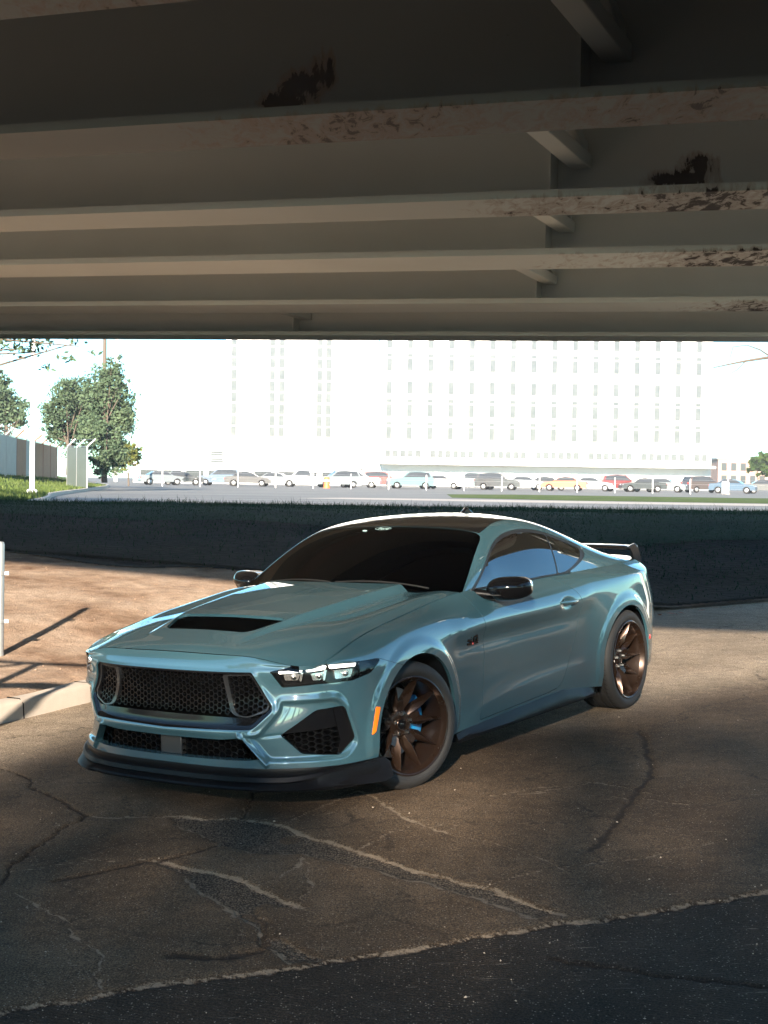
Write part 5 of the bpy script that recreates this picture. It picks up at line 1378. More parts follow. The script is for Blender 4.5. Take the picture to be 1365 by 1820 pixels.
# ------------------------------------------------------------------ trees
def tree(name, label, x, y, z, h, crown, nleaf, leaf, mat_=None, group=None, trunk_r=None, limbs=7, shape=None, seed=1, holes=.35):
    """crown: list of (dx, dy, dz, rx, ry, rz) lobes relative to the foot"""
    r_ = random.Random(seed); g_ = np.random.default_rng(seed)
    root = empty(name, (x, y, z)); tag(root, label, 'tree', group)
    tr = trunk_r or h*.022
    m = MB(); top = h*.72
    pts = [(r_.uniform(-.03, .03)*h*(i/6), r_.uniform(-.03, .03)*h*(i/6), -.2+(top+.2)*i/6) for i in range(7)]
    m.tube(pts, [tr*(1.25-.95*i/6) for i in range(7)], 8)
    for c in crown:
        for _ in range(2):
            i = r_.randint(2, 5); a = np.array(pts[i]); b = np.array(c[:3])+np.array([r_.uniform(-.5, .5)*c[3], r_.uniform(-.5, .5)*c[4], r_.uniform(-.3, .5)*c[5]])
            md = (a+b)/2+np.array([0, 0, .08*h*r_.uniform(-.3, 1)]); m.tube([a, md, b], [tr*.42, tr*.26, tr*.08], 6)
    build('trunk', m, MAT['bark'], root, smooth=50)
    vol = np.array([c[3]*c[4]*c[5] for c in crown]); pr = vol**.75; pr /= pr.sum()
    # twig clusters scattered through every lobe, leaves gathered round them: gaps stay open between the clusters
    nc = max(30, nleaf//38); wc = g_.choice(len(crown), nc, p=pr); C = np.array(crown)[wc]
    d = g_.normal(size=(nc, 3)); d /= np.linalg.norm(d, axis=1, keepdims=True); rad = g_.random(nc)**.5*(1+.30*np.abs(g_.normal(size=nc))*(g_.random(nc) > .65))
    cc = C[:, :3]+d*rad[:, None]*C[:, 3:6]; cr = np.minimum(C[:, 3], C[:, 5])*g_.uniform(.13, .34, nc)
    wl = g_.choice(nc, nleaf, p=(cr**1.5)/(cr**1.5).sum()); P = cc[wl]+g_.normal(size=(nleaf, 3))*cr[wl][:, None]*np.array([.75, .75, .5])
    n = len(P); a = g_.normal(size=(n, 3)); a /= np.linalg.norm(a, axis=1, keepdims=True); b = np.cross(a, g_.normal(size=(n, 3))); b /= np.linalg.norm(b, axis=1, keepdims=True)
    s = leaf*g_.uniform(.6, 1.3, n)[:, None]
    V = np.stack([P-a*s, P+b*s*.5, P+a*s, P-b*s*.5], 1).reshape(-1, 3); i = np.arange(n)[:, None]*4+np.arange(4)
    mb = MB(V.tolist(), [tuple(f) for f in i.tolist()]); build('crown', mb, mat_ or MAT['leaf'], root)
    return root
MAT['leaf2'] = grass_mat('pale_leaf_green', (.055, .090, .055), (.085, .125, .072), (.12, .160, .088)); MAT['leaf3'] = grass_mat('yellow_green_leaf', (.10, .12, .03), (.15, .16, .045), (.21, .19, .06))
def px_at(px, py, Y):
    """world point on the line of sight at distance Y, used to read sizes off the photograph"""
    return ((px-682.5)/2548*Y, Y, CAMZ-(py-(842+px*.01487))/2548*Y)
def lobes(spec, Y, x0, z0):
    """crown lobes from photograph boxes (px, py, half width, half height) at distance Y"""
    out = []
    for px, py, hw, hh in spec:
        X, _, Z = px_at(px, py, Y); out.append((X-x0, random.uniform(-.8, .8), Z-z0, hw/2548*Y, hw/2548*Y*1.0, hh/2548*Y))
    return out
x0, z0 = px_at(185, 845, 84)[0], 1.5
tree('leafy_tree', 'tallest green tree with pole in front beside the fence', x0, 84, z0, 6.5, lobes([(195, 665, 22, 26), (178, 710, 32, 34), (205, 740, 28, 40), (170, 770, 26, 34), (200, 800, 26, 36), (215, 690, 14, 22), (185, 825, 24, 20)], 84, x0, z0), 20000, .105, MAT['leaf2'], seed=3)
x0 = px_at(120, 800, 98)[0]; z0 = 1.9
tree('leafy_tree', 'rounded green tree behind the slatted fence with airy top', x0, 98, z0, 6, lobes([(120, 700, 26, 28), (95, 735, 22, 28), (140, 740, 30, 36), (115, 770, 30, 26), (150, 690, 14, 20), (90, 770, 12, 20)], 98, x0, z0), 16000, .11, MAT['leaf2'], seed=5, holes=.5)
x0 = px_at(10, 760, 110)[0]; z0 = 1.9
tree('leafy_tree', 'dark green tree showing only partly above the rust brown fence', x0, 110, z0, 7, lobes([(0, 700, 16, 40), (18, 735, 26, 26), (-25, 720, 40, 50), (38, 742, 10, 14)], 110, x0, z0), 9000, .17, MAT['leaf2'], seed=8)
x0 = px_at(228, 845, 100)[0]; z0 = 1.2
tree('bushy_tree', 'low yellowish bush at the foot of the light poles', x0, 100, z0, 2.6, lobes([(226, 800, 18, 18), (232, 820, 14, 14), (218, 825, 12, 14)], 100, x0, z0), 2200, .12, MAT['leaf3'], seed=9)
tree('overhanging_tree', 'leafy branches hanging down from above over the white light pole', -14.5, 33.5, 1.0, 7.5, [(4.6, 0, 3.55, 1.6, 1.3, .55), (6.2, .2, 3.65, 1.2, 1.0, .50), (5.4, 0, 4.6, 2.2, 2, 1.0), (2.8, 0, 5.0, 2.4, 2.2, 1.5), (0, 0, 6.2, 3, 3, 2), (7.2, .1, 3.75, .55, .5, .22)], 12000, .075, MAT['leaf2'], seed=11, holes=.6)
# bare branch reaching in from the right
BR = empty('bare_tree', (14.5, 31.0, 1.0)); tag(BR, 'bare thin branches reaching out against the white sky beside the tower', 'tree')
m = MB(); m.tube([(0, 0, -.2), (-.1, 0, 2.5), (.1, .1, 5), (0, 0, 8)], [.22, .18, .13, .05], 8); build('trunk', m, MAT['bark'], BR, smooth=50)
def bpx(px, py, Y=30.5): X, _, Z = px_at(px, py, Y); return (X-14.5, Y-31., Z-1.0)
m = MB()
m.tube([(0, 0, 3.2), bpx(1440, 628), bpx(1365, 635), bpx(1320, 642), bpx(1290, 648), bpx(1262, 654), bpx(1243, 655)], [.07, .05, .036, .027, .019, .012, .007], 6)
m.tube([bpx(1365, 635), bpx(1345, 622), bpx(1322, 614), bpx(1297, 617)], [.022, .017, .013, .007], 5); m.tube([bpx(1297, 617), bpx(1293, 632), bpx(1289, 650)], [.009, .007, .005], 5)
m.tube([bpx(1320, 642), bpx(1305, 658), bpx(1285, 668)], [.013, .010, .005], 5); m.tube([bpx(1365, 705), bpx(1340, 712), bpx(1310, 716)], [.007, .005, .002], 5); m.tube([bpx(1440, 690), bpx(1365, 705)], [.02, .007], 5); m.tube([(0, 0, 2.6), bpx(1440, 690)], [.05, .02], 5)
m.tube([bpx(1365, 670), bpx(1352, 668)], [.006, .003], 5)
build('branch', m, MAT['bark'], BR, smooth=60)
x0 = px_at(1345, 850, 210)[0]
tree('hazy_tree', 'pale hazy tree in front of the pinkish brick building', x0, 210, LZ, 5, lobes([(1338, 826, 14, 16), (1352, 818, 16, 22), (1370, 826, 18, 22)], 210, x0, LZ), 2200, .4, seed=15)
# trees standing outside the frame to the right and behind the camera: they are mirrored in the paint and filter the low sun
for i, (tx, ty, hh) in enumerate(((34, 12, 5.5), (41, 20, 6.5), (48, 30, 6), (38, 2, 6))):
    tree('roadside_tree', ('broad green tree by the road right of the overpass', 'taller green tree right of the overpass', 'far green tree right of the overpass', 'green tree right of the camera')[i], tx, ty, -.5, hh, [(0, 0, hh*.5, 2.4, 2.4, hh*.32), (1.2, .6, hh*.72, 1.8, 1.8, hh*.25), (-1.3, -.5, hh*.68, 1.7, 1.7, hh*.25)], 1500, .24, seed=20+i)

# ------------------------------------------------------------------ fences, poles
def post_z(x, y): return mound_z(x, y)
FN = empty('slatted_fence', (-20.6, 77, 0)); tag(FN, 'tall chain link fence with rust brown and grey slats and barbed wire arms', 'fence')
fa, fb = np.array(px_at(-60, 838, 70)[:2]), np.array(px_at(100, 834, 106)[:2])
def fence_run(root, pts, cols, h):
    ox, oy = root.location.x, root.location.y
    n = len(pts)-1
    for i in range(n+1):
        p = pts[i]; z = post_z(*p); m = MB().tube([(p[0]-ox, p[1]-oy, z-.1), (p[0]-ox, p[1]-oy, z+h), (p[0]-ox+.45, p[1]-oy+.05, z+h+.42)], .055, 8); build('post', m, MAT['rustpost'] if cols[min(i, n-1)] else MAT['galv'], root, smooth=50)
    for i in range(n):
        a, b = pts[i], pts[i+1]; d = (b-a)/np.linalg.norm(b-a); nr = np.array([-d[1], d[0]])*.03; za, zb_ = post_z(*a), post_z(*b); m = MB(); k = 14
        for j in range(k):
            t0, t1 = (j+.06)/k, (j+.94)/k; p, q = a+(b-a)*t0, a+(b-a)*t1; z0_, z1_ = za+(zb_-za)*t0, za+(zb_-za)*t1
            P = [(p-nr, z0_+.05), (q-nr, z1_+.05), (q+nr, z1_+.05), (p+nr, z0_+.05)]; m.add([(v[0]-ox, v[1]-oy, z) for v, z in P]+[(v[0]-ox, v[1]-oy, z+h-.1) for v, z in P], [(3, 2, 1, 0), (4, 5, 6, 7), (0, 1, 5, 4), (1, 2, 6, 5), (2, 3, 7, 6), (3, 0, 4, 7)])
        build('slat_panel', m, MAT['rustslat'] if cols[i] else MAT['greyslat'], root)
    m = MB()
    for dz, dx in ((.0, 0), (.2, .21), (.40, .43)): m.tube([(p[0]-ox+dx, p[1]-oy, post_z(*p)+h+dz) for p in pts], .025 if dz == 0 else .008, 6)
    build('rail_and_wire', m, MAT['galv'], root)
MAT['rustpost'] = simple('rusty_post', (.24, .10, .05), .8, var=.3); MAT['rustslat'] = simple('brown_slats', (.32, .18, .105), .8, var=.3, vs=1.5); MAT['greyslat'] = simple('grey_green_slats', (.36, .40, .37), .7, var=.25, vs=1.2)  # slat colours lightened to stand in for sun on the long fence
fence_run(FN, [fa+(fb-fa)*t for t in np.linspace(0, 1, 10)], [0, 0, 0, 0, 1, 0, 1, 1, 1], 2.35)
F2 = empty('slatted_fence', (*px_at(121, 842, 82)[:2], 0)); tag(F2, 'short grey green slatted fence panel in front of the dark trees', 'fence')
fa, fb = np.array(px_at(119, 842, 84)[:2]), np.array(px_at(154, 842, 80)[:2])
g_ = MAT['greyslat']; MAT['greyslat'] = simple('dull_green_slats', (.10, .13, .12), .7, var=.25, vs=1.2); fence_run(F2, [fa+(fb-fa)*t for t in (0, .5, 1)], [0, 0], 2.35); MAT['greyslat'] = g_
def light_pole(px, py, Y, h, r0, r1, label, foot=False, arm=True):
    x, y, z = px_at(px, py, Y); root = empty('light_pole', (x, y, z)); tag(root, label, 'light pole')
    build('pole', MB().lathe([(r0, -.3), (r0, .1), (r1, h)], 14), MAT['white_metal'], root, smooth=60)
    if foot: build('pole_base', MB().lathe([(r0*2.3, -.3), (r0*2.3, .10), (r0*1.6, .18), (r0*1.02, .2)], 14, 2), MAT['white_metal'], root, smooth=40)
    if arm:
        build('lamp_arm', MB().tube([(0, 0, h-.1), (.6, 0, h+.25), (1.8, 0, h+.35)], .05, 8), MAT['white_metal'], root, smooth=60)
        build('lamp_head', MB().box(1.7, 2.4, -.14, .14, h+.28, h+.42), MAT['white_metal'], root, bevel=.04)
light_pole(56.5, 878, 56, 9.0, .105, .085, 'nearest white light pole standing on the sunlit lawn mound', foot=True)
light_pole(205, 848, 95, 11, .13, .10, 'white light pole in front of the tallest tree')
light_pole(242, 850, 140, 9, .12, .09, 'thin grey light pole at the edge of the car park')
x, y, z = px_at(183, 840, 120); UP = empty('utility_pole', (x, y, 1.5)); tag(UP, 'dark wooden utility pole rising behind the trees', 'utility pole')
build('pole', MB().lathe([(.20, -.3), (.15, 13)], 12), MAT['bark'], UP, smooth=60); build('cross_arm', MB().box(-1.2, 1.2, -.08, .08, 12.2, 12.4), MAT['bark'], UP)
# galvanised post at the left edge, standing in the dirt
MAT['tower_pane'] = simple('glare_paled_window_glass', (.10, .105, .107), .12, spec=.6, var=.45, vs=.9); MAT['tower_spandrel'] = simple('pale_spandrel', (.21, .215, .215), .5, var=.1, vs=.2)  # panes lightened so their colour carries the background glare
# ------------------------------------------------------------------ far buildings
def tower(name, label, x0, x1, y0, dep, h, cols, floor, win_w, win_h, z_first, vis=24.):
    root = empty(name, ((x0+x1)/2, y0, LZ)); tag(root, label, 'building'); ox = (x0+x1)/2
    m = MB().box(x0-ox, x1-ox, 0, dep, 0, h)
    build('wall', m, MAT['facade'], root)
    build('roof', MB().box(x0-ox-.2, x1-ox+.2, -.2, dep+.2, h+.003, h+.8), MAT['facade'], root)
    upper = MB()
    for c in cols:
        X = c-ox; m = MB().box(X-win_w*.5-.06, X+win_w*.5+.06, -.03, .02, z_first-.3, h-1.0); sp = build('window_column', m, MAT['tower_spandrel'], root)
        z = z_first; k = 0; rest = MB()
        while z+win_h < h-1.2:
            if z < vis:                                      # floors under the overpass edge: each window a part, its transom pane below it
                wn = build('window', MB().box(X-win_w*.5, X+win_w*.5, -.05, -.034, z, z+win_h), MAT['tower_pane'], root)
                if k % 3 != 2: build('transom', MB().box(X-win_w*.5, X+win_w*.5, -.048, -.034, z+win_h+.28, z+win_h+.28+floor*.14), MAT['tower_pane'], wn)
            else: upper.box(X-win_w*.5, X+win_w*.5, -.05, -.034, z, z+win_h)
            z += floor; k += 1
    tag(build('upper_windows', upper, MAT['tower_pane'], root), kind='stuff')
    return root, ox
YB = 215.
def bx_(px): return (px-682.5)/2548*YB
rt, ox = tower('tower_building', 'long white tower with many evenly spaced narrow window columns', bx_(672), bx_(1262), YB, 18, 46, [bx_(688.5+36.6*i) for i in range(16)][:-0 or None][:16], 3.40, .74, 1.80, 7.0, 22.)
for i in range(44):
    X = bx_(672)+.9+i*1.13
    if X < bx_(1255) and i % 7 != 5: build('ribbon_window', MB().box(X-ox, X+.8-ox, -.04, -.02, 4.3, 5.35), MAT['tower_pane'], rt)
build('canopy', MB().box(bx_(672)-ox, bx_(1262)-ox, -3.2, -.003, 3.2, 3.55), MAT['facade'], rt)
YB = 245.
lt, ox = tower('tower_building', 'white tower wing with one single and two paired window columns', bx_(398), bx_(668), YB, 16, 50, [bx_(p) for p in (413, 481, 498, 565, 581)], 1.95, .86, 1.55, 8.0, 25.)
YB = 196.
LBX = (bx_(236), bx_(640)); LB = empty('low_building', ((LBX[0]+LBX[1])/2, YB, LZ)); tag(LB, 'long low white building behind the parked cars', 'building'); ox = (LBX[0]+LBX[1])/2
build('wall', MB().box(LBX[0]-ox, LBX[1]-ox, 0, 14, 0, 2.4), MAT['facade'], LB); build('roof', MB().box(LBX[0]-ox-.4, LBX[1]-ox+.4, -.5, 14.4, 2.403, 2.75), MAT['facade'], LB)
for i in range(10): build('window', MB().box(LBX[0]-ox+1+i*3.1, LBX[0]-ox+3.4+i*3.1, -.04, -.003, .9, 1.75), MAT['pane'], LB)
RU = empty('rooftop_unit', (bx_(378), YB+5, LZ+2.753)); tag(RU, 'grey louvred unit on the roof of the low white building', 'rooftop unit')
build('housing', MB().box(-1.0, 1.0, -.8, .8, .0, 1.9), MAT['spandrel'], RU, bevel=.03)
for i in range(5): build('louvre', MB().box(-.85, .85, -.84, -.803, .2+i*.32, .40+i*.32), MAT['pane'], RU)
BB = empty('brick_building', (px_at(1330, 850, 300)[0], 300, LZ)); tag(BB, 'faint pinkish brick building beyond the end of the white tower', 'building')
MAT['brick'] = simple('pale_brick', (.38, .24, .19), .85, var=.1, vs=.3)
build('wall', MB().box(-6.5, 9, 0, 12, 0, 6.2), MAT['brick'], BB); build('roof', MB().box(-6.8, 9.3, -.3, 12.3, 6.203, 6.6), MAT['spandrel'], BB)
for i in range(7):
    for k in range(2): build('window', MB().box(-5.8+i*2., -4.7+i*2., -.06, -.003, 1.2+k*2.6, 2.8+k*2.6), MAT['pane'], BB)

# ------------------------------------------------------------------ parked cars in the far lot
def lot_car(kind):
    """side profile lofted with tumblehome; nose towards +x"""
    S = dict(sedan=dict(L=4.6, W=1.8, prof=[(-2.3, .35), (-2.32, .72), (-2.2, .98), (-1.55, 1.02)], roof=[(-1.5, 1.02), (-.95, 1.40), (-.1, 1.45), (.45, 1.36), (1.05, .98)], nose=[(1.1, .98), (2.05, .84), (2.28, .66), (2.3, .35)]),
             suv=dict(L=4.7, W=1.9, prof=[(-2.3, .42), (-2.34, .95), (-2.25, 1.12), (-2.2, 1.14)], roof=[(-2.15, 1.14), (-1.95, 1.66), (-.6, 1.74), (.3, 1.68), (1.0, 1.10)], nose=[(1.05, 1.10), (2.1, 1.0), (2.3, .80), (2.32, .42)]),
             pickup=dict(L=5.6, W=1.95, prof=[(-2.8, .50), (-2.82, 1.05), (-2.75, 1.08), (-.75, 1.08)], roof=[(-.70, 1.08), (-.55, 1.72), (.4, 1.78), (.85, 1.70), (1.35, 1.15)], nose=[(1.4, 1.15), (2.6, 1.08), (2.78, .85), (2.8, .5)]))[kind]
    root = empty('parked_car'); W2 = S['W']/2; low = S['prof']+S['nose']; m = MB()
    wx = (-S['L']*.30, S['L']*.31)
    def sect(pts, wf): return [[(x, s*W2*wf(z, x), z) for x, z in pts] for s in (-1, 1)]
    body = [(x, z) for x, z in low]
    bot = [(body[-1][0], .30)]
    for wxx in wx[::-1]:
        for k in range(9):
            a = math.pi*k/8; bot.append((wxx+.37*math.cos(a), .33+.37*math.sin(a)))
    bot.append((body[0][0], .30)); poly = body+bot
    for s, off in ((-1, 0), (1, len(poly))): m.add([(x, s*W2*(1 if .5 < z < .95 else .95), z) for x, z in poly], [])
    n = len(poly); m.F = [tuple(range(n)), tuple(range(n, 2*n))[::-1]]+[(i, n+i, n+(i+1) % n, (i+1) % n) for i in range(n)]
    b = build('body', m, None, root, smooth=35)
    r = S['roof']; m = MB(); n = len(r); zb = r[0][1]
    V = [(x, s*W2*(.95-.20*(z-zb)/(r[2][1]-zb)), z) for s in (-1, 1) for x, z in r]; m.add(V, [tuple(range(n)), tuple(range(n, 2*n))[::-1]]+[(i, n+i, n+i+1, i+1) for i in range(n-1)])
    build('cabin', m, None, root, smooth=30)
    cx = sum(p[0] for p in r)/n
    for s in (-1, 1):
        q = [(cx+(x-cx)*.86, s*(W2*(.95-.20*((zb+(z-zb)*.84+.04)-zb)/(r[2][1]-zb))+.006), zb+(z-zb)*.84+.05) for x, z in r]; build('side_glass', MB().add(q, [tuple(range(n)) if s < 0 else tuple(range(n))[::-1]]), MAT['pane'], root)
    for (a, c_) in ((0, 1), (3, 4)):
        (xa, za), (xc, zc) = r[a], r[c_]; sgn = -1 if a == 0 else 1; e = .012*sgn
        ya, yc = W2*(.95-.20*(za-zb)/(r[2][1]-zb))*.9, W2*(.95-.20*(zc-zb)/(r[2][1]-zb))*.9
        build('windscreen', MB().add([(xa+e, -ya, za+.03), (xa+e, ya, za+.03), (xc+e, yc, zc-.03), (xc+e, -yc, zc-.03)], [(0, 1, 2, 3) if sgn < 0 else (3, 2, 1, 0)]), MAT['pane'], root)
    for xw in wx:
        for s in (-1, 1):
            w = MB().lathe([(.0, .10), (.20, .10), (.22, .085), (.30, .10), (.335, .07), (.335, -.10), (0, -.10)], 18, 1); w.V = [(x+xw, s*(y+W2-.11), z+.335) for x, y, z in w.V]; wo = build('wheel', w, MAT['rubber'], root, smooth=40)
            h = MB().lathe([(0, .112), (.18, .112), (.20, .100)], 14, 1); h.V = [(x+xw, s*(y+W2-.11), z+.335) for x, y, z in h.V]; build('hubcap', h, MAT['galv'], wo, smooth=40)
    nx, nz = S['nose'][1]
    for s in (-1, 1):
        build('headlight', MB().box(nx-.05, nx+.16, min(s*W2*.55, s*W2*.93), max(s*W2*.55, s*W2*.93), nz-.17, nz-.03), MAT['chrome'], root, bevel=.02)
        tx, tz = S['prof'][1]; build('tail_light', MB().box(tx-.02, tx+.12, min(s*W2*.6, s*W2*.94), max(s*W2*.6, s*W2*.94), tz-.08, tz+.14), MAT['red_lens'], root, bevel=.02)
    return root
PROTO = {k: lot_car(k) for k in ('sedan', 'suv', 'pickup')}; used_ = set()
CC = dict(grey=(.16, .18, .19), silver=(.42, .45, .47), white=(.75, .75, .74), black=(.025, .027, .03), blue=(.05, .09, .14), red=(.30, .03, .025), maroon=(.14, .025, .025), orange=(.55, .12, .05), teal=(.10, .17, .18), brown=(.07, .05, .045))
CM = {k: simple('lot_paint_'+k, v, .35, 0, .5, var=.03) for k, v in CC.items()}
LOT = [(287, 'sedan', 'grey', 1, 'grey sedan parked alone at the end nearest the light poles'), (322, 'sedan', 'black', 1, 'small black sedan next to the grey sedan at the end of the row'), (392, 'suv', 'blue', -1, 'dark blue sport utility car left of the dark sedan'), (440, 'sedan', 'black', 1, 'long black sedan left of the white pickup'), (492, 'sedan', 'grey', 1, 'dark grey sedan nose to nose with the white pickup'),
       (541, 'pickup', 'white', -1, 'white pickup truck left of the orange barrel'), (600, 'suv', 'grey', -1, 'grey sport utility car right of the orange barrel'), (636, 'suv', 'white', 1, 'white sport utility car left of the red one'), (682, 'suv', 'red', 1, 'red sport utility car in the middle of the row'), (728, 'suv', 'teal', -1, 'dark teal sport utility car right of the red one'),
       (787, 'sedan', 'white', 1, 'low white sedan in the middle of the row'), (842, 'pickup', 'teal', -1, 'teal grey pickup right of the white low car'), (885, 'suv', 'black', 1, 'black sport utility car above the roof antenna'), (931, 'sedan', 'silver', 1, 'blue silver sedan left of the dark small sedan'), (972, 'sedan', 'black', 1, 'dark small sedan half behind the orange car'),
       (1002, 'sedan', 'orange', -1, 'orange sedan between a black and a silver sedan'), (1051, 'sedan', 'silver', 1, 'bright silver sedan right of the orange one'), (1103, 'suv', 'maroon', 1, 'dark red sport utility car right of the silver sedan'), (1141, 'sedan', 'black', -1, 'black sedan right of the dark red car'), (1180, 'sedan', 'grey', 1, 'grey sedan left of the brown car'), (1250, 'suv', 'brown', 1, 'brown black sport utility car beside the white utility box'), (1302, 'sedan', 'blue', 1, 'dark blue sedan behind the white utility box'), (1362, 'sedan', 'black', 1, 'black sedan last of the row past the dark blue sedan')]
for i, (px, kd, col, dr, lab) in enumerate(LOT):
    Y = 146+(i % 3)*2.2-(i % 2)*1.5
    if kd in used_: o = copy_tree(PROTO[kd])
    else: o = PROTO[kd]; used_.add(kd)
    o.location = ((px-682.5)/2548*Y, Y, LZ); o.rotation_euler = (0, 0, (0 if dr > 0 else math.pi)+R(random.uniform(-24, 24))); tag(o, lab, 'car', 'cars parked in the far car park')
    for ch in o.children:
        if ch.name.startswith(('body', 'cabin')):
            if not ch.data.materials: ch.data.materials.append(CM[col])
            ch.material_slots[0].link = 'OBJECT'; ch.material_slots[0].material = CM[col]
# lot fence: thin white posts and a rail of wire in front of the cars
LF = empty('wire_fence', (0, 128, LZ)); tag(LF, 'low wire fence with thin white posts in front of the parked cars', 'fence')
for i in range(-7, 13):
    X = (690+67*i-682.5)/2548*128
    if -22 < X < 34: build('post', MB().box(X-.04, X+.04, -.04, .04, 0, 1.35), MAT['white_metal'], LF)
m = MB()
for z in (.45, .85, 1.25): m.tube([(-22, 0, z), (34, 0, z)], .008, 4)
build('wire', m, MAT['galv'], LF)
x = px_at(580, 860, 134)[0]; OB = empty('traffic_barrel', (x, 134, LZ)); tag(OB, 'small orange traffic barrel between the white pickup and grey car', 'traffic barrel')
build('barrel', MB().lathe([(0, 0), (.34, 0), (.30, .12), (.27, .5), (.25, 1.0), (.16, 1.05), (0, 1.05)], 16), simple('barrel_orange', (.75, .16, .04), .5), OB, smooth=40)
build('reflective_band', MB().lathe([(.285, .62), (.272, .78)], 16), MAT['white_metal'], OB, smooth=40)
x = px_at(1288, 862, 132)[0]; UB = empty('utility_box', (x, 132, LZ)); tag(UB, 'white utility box standing in front of the dark blue sedan', 'utility box')
build('cabinet', MB().box(-.31, .31, -.3, .3, 0, 1.15), MAT['white_metal'], UB, bevel=.08); build('plinth', MB().box(-.38, .38, -.38, .38, -.1, .08), MAT['concrete'], UB)
# ------------------------------------------------------------------ things at the left edge, unseen trees added to filter the sun and sky light, lettering on the windscreen
PX_, PY_ = -3.0, 11.5
for PY_ in np.linspace(10.6, 13.5, 146):                      # foot of the post where the photograph shows it meeting the dirt
    PX_ = (5-682.5)/2548*PY_-.02; pz = float(verge(np.array([PX_]), np.array([PY_]))[0])
    if pz > CAMZ-(1166-842)/2548*PY_ - .0: break
galv_post(PX_, PY_, float(verge(np.array([PX_]), np.array([PY_]))[0]), .93, 'steel_post', 'galvanised steel post with clamps standing in the dirt beside the kerb', 'post')
# pipes and a hose added out of frame to cast shadows on dirt and kerb
PB = empty('shadow_pipes', (-4.2, 8.9, 0)); tag(PB, 'unseen galvanised pipes and black hose added left of the frame to cast shadows', 'barrier')
def rl(x, y, z): return (x+4.2, y-8.9, z)
for x in (-6.2, -3.1): build('post', MB().tube([rl(x, 8.9, -.3), rl(x, 8.9, 1.12)], .035, 10), MAT['galv'], PB, smooth=60)
build('rail', MB().tube([rl(-7.5, 8.75, 1.16), rl(-4.4, 8.90, 1.10), rl(-2.62, 8.98, 1.08)], .024, 8), MAT['galv'], PB, smooth=60)
build('rail', MB().tube([rl(-7.5, 8.5, .68), rl(-4.4, 8.72, .72), rl(-3.1, 8.80, .78), rl(-2.6, 8.82, .82)], [.03, .03, .04, .05], 8), MAT['galv'], PB, smooth=60)
build('hose', MB().tube([rl(-2.62, 8.82, .80), rl(-2.72, 8.62, .62), rl(-2.85, 8.40, .46), rl(-3.0, 8.15, .30), rl(-3.25, 7.9, .16), rl(-3.5, 7.8, .05)], .03, 8), MAT['satin_black'], PB, smooth=60)
build('brace', MB().tube([rl(-3.2, 8.9, 1.08), rl(-3.75, 8.80, .88), rl(-4.4, 8.7, .70)], .018, 8), MAT['galv'], PB, smooth=60)
for i, (tx, ty, hh, lob, nl, sd) in enumerate((
    (-5.0, -23.5, 12.0, [(0, 0, 9.3, 5.0, 3.2, 2.2), (3.4, -.6, 9.4, 3.4, 3.0, 2.2), (-3.0, .8, 8.9, 3.2, 3.0, 2.2), (0, 0, 7.6, 4.6, 3, 2.0), (.6, 0, 11.8, 2.3, 2.4, 1.5)], 5000, 31),
    (.8, -26.5, 12.4, [(0, 0, 9.8, 4.2, 3.8, 2.2), (3.0, .4, 9.6, 3.2, 2.8, 2.2), (-2.6, 0, 9.9, 3.2, 3.0, 2.1), (0, 0, 8, 4, 3, 2)], 3700, 32),
    (-2.0, -24.5, 14.4, [(-1, 0, 11.9, 6.0, 2.6, 1.5), (4, .0, 12.2, 4.2, 2.6, 1.4), (-4., 0, 11.6, 3.0, 2.6, 1.3)], 1100, 33))):
    tree('added_shade_tree', ('wide leafy unseen tree added behind the camera for shade', 'leafy unseen tree added behind the camera to the right for shade', 'tall airy unseen tree added behind the camera in the middle for shade')[i], tx, ty, -1.2, hh, lob, nl, .17, seed=sd, holes=.45)  # added out of view, crowns shaped to dim the sun on foreground and car
for i, (tx, ty, hh) in enumerate(((-13.5, -4.5, 11), (-16.5, -12, 13), (10.5, -6.5, 12), (13.5, -15, 13), (17.5, -1.5, 10))):
    tree('added_shade_tree', ('tall unseen tree added left of the camera to block sky light', 'taller unseen tree added further back on the left to block sky light', 'tall unseen tree added right of the camera to block sky light', 'taller unseen tree added further back on the right to block sky light', 'unseen tree added far to the right of the camera to block sky light')[i], tx, ty, -.6, hh, [(0, 0, hh*.42, 3.2, 3.2, 2.6), (1.2, .5, hh*.66, 3.0, 3.0, 2.6), (-1.2, -.4, hh*.70, 2.8, 2.8, 2.6), (0, 0, hh*.88, 2.4, 2.4, 1.9)], 3600, .24, seed=40+i)  # added out of view to cut the sky light from behind
# oval banner on the windscreen
GB = BVHTree.FromPolygons([tuple(v) for v in merge(ws, mirror(ws)).V], merge(ws, mirror(ws)).F)
def ws_pt(y, x, off=.002):
    h = GB.ray_cast(Vector((x, y, 2.)), Vector((0, 0, -1))); n = np.array(h[1]); n = n if n[2] > 0 else -n; return np.array(h[0])+n*off, n
c_, n_ = ws_pt(-.015, -1.125)
zz_ = Vector(n_); yy_ = (Vector((-1, 0, .6))-Vector((-1, 0, .6)).dot(zz_)*zz_).normalized(); xx_ = yy_.cross(zz_)
MW = Matrix((xx_, yy_, zz_)).transposed().to_4x4(); MW.translation = Vector(c_)
MAT['sticker'] = simple('pale_sticker', (.20, .30, .30), .5)
m = MB(); V = []; n = 40
for a, b in ((.060, .0235), (.056, .0205)):
    for k in range(n): V.append((a*math.cos(2*math.pi*k/n), b*math.sin(2*math.pi*k/n), .001))
m.add(V, [(k, (k+1) % n, n+(k+1) % n, n+k) for k in range(n)]); st = build('windshield_sticker', MB().join(m, MW), MAT['sticker'], ws_o)
text_obj('sticker_lettering', 'Ford', .036, MAT['sticker'], ws_o, MW, .0008, .25, 1.15)
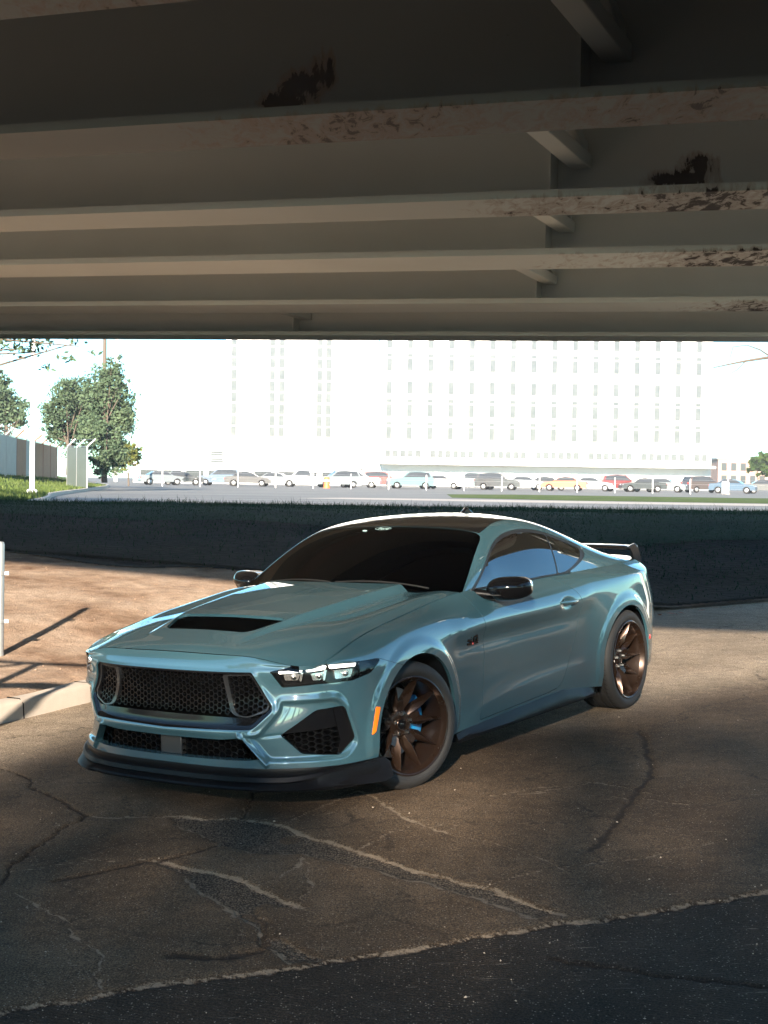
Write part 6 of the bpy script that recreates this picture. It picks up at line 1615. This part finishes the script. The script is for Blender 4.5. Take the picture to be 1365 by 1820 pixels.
pt, n_ = ws_pt(-.14, -1.10); build('sensor_dot', superell(pt, (.010, .018, .006), 2), MAT['sticker'], ws_o, smooth=180)
# wipers resting at the foot of the glass
for y0, y1 in ((.62, .02), (-.02, -.62)):
    P = [ws_pt(y0+(y1-y0)*t, -.640-.0*t+.10*(1-abs(y0+(y1-y0)*t)/.7), .012)[0] for t in np.linspace(0, 1, 9)]
    build('wiper', MB().tube(P, .006, 6), MAT['trim_black'], ws_o, smooth=60)
# air
HZ = MB().box(-320, 320, -320, 615, -2.7, 56); hz = build('haze', HZ, None); tag(hz, kind='stuff')
M = bpy.data.materials.new('pale_air'); M.use_nodes = True; n_ = M.node_tree; n_.nodes.remove(n_.nodes['Principled BSDF']); v_ = n_.nodes.new('ShaderNodeVolumePrincipled')
v_.inputs['Color'].default_value = (.93, .96, 1, 1); v_.inputs['Density'].default_value = .0004; n_.links.new(v_.outputs[0], n_.nodes['Material Output'].inputs['Volume']); hz.data.materials.append(M)
# ------------------------------------------------------------------ light, air, camera
W_ = bpy.data.worlds.new('World'); SC.world = W_; W_.use_nodes = True; nt = W_.node_tree
sky = nt.nodes.new('ShaderNodeTexSky'); sky.sky_type = 'NISHITA'; sky.sun_disc = False
EL, AZ = R(18.8), math.atan2(-.13, -.9915)
sky.sun_elevation = EL; sky.sun_rotation = AZ % (2*math.pi); sky.air_density = .85; sky.dust_density = .05; sky.ozone_density = 1.5
tint = nt.nodes.new('ShaderNodeMix'); tint.data_type = 'RGBA'; tint.blend_type = 'MULTIPLY'; tint.inputs['Factor'].default_value = 1.; tint.inputs[7].default_value = (.52, .92, 1.03, 1)
nt.links.new(sky.outputs[0], tint.inputs[6]); nt.links.new(tint.outputs[2], nt.nodes['Background'].inputs['Color']); nt.nodes['Background'].inputs['Strength'].default_value = .085
sl = bpy.data.lights.new('sun', 'SUN'); sl.energy = 5.0; sl.angle = R(1.0); sl.color = (1.0, .86, .70)
so = bpy.data.objects.new('sun', sl); COL.objects.link(so)
so.rotation_euler = Vector((.13*math.cos(EL), .9915*math.cos(EL), -math.sin(EL))).to_track_quat('-Z', 'Y').to_euler(); so.location = (-30, -40, 25)
cd = bpy.data.cameras.new('camera'); co = bpy.data.objects.new('camera', cd); COL.objects.link(co)
cd.sensor_fit = 'HORIZONTAL'; cd.sensor_width = 36; cd.lens = 2548.05/1365*36; cd.clip_end = 5000; cd.clip_start = .05
p_, r_ = R(-1.3), R(.85)
wf_ = np.array([0, math.cos(p_), math.sin(p_)]); wr_ = np.array([1., 0, 0]); wu_ = np.cross(wr_, wf_)
r2 = wr_*math.cos(r_)+wu_*math.sin(r_); u2 = -wr_*math.sin(r_)+wu_*math.cos(r_)
co.matrix_world = Matrix(((r2[0], u2[0], -wf_[0], 0), (r2[1], u2[1], -wf_[1], 0), (r2[2], u2[2], -wf_[2], CAMZ), (0, 0, 0, 1)))
SC.camera = co
SC.view_settings.view_transform = 'Standard'; SC.view_settings.look = 'None'; SC.view_settings.gamma = 1; SC.view_settings.exposure = 2.1
cy = SC.cycles; cy.use_denoising = True; cy.max_bounces = 8; cy.diffuse_bounces = 4; cy.glossy_bounces = 4; cy.transparent_max_bounces = 8; cy.caustics_reflective = False; cy.caustics_refractive = False; cy.sample_clamp_indirect = 6
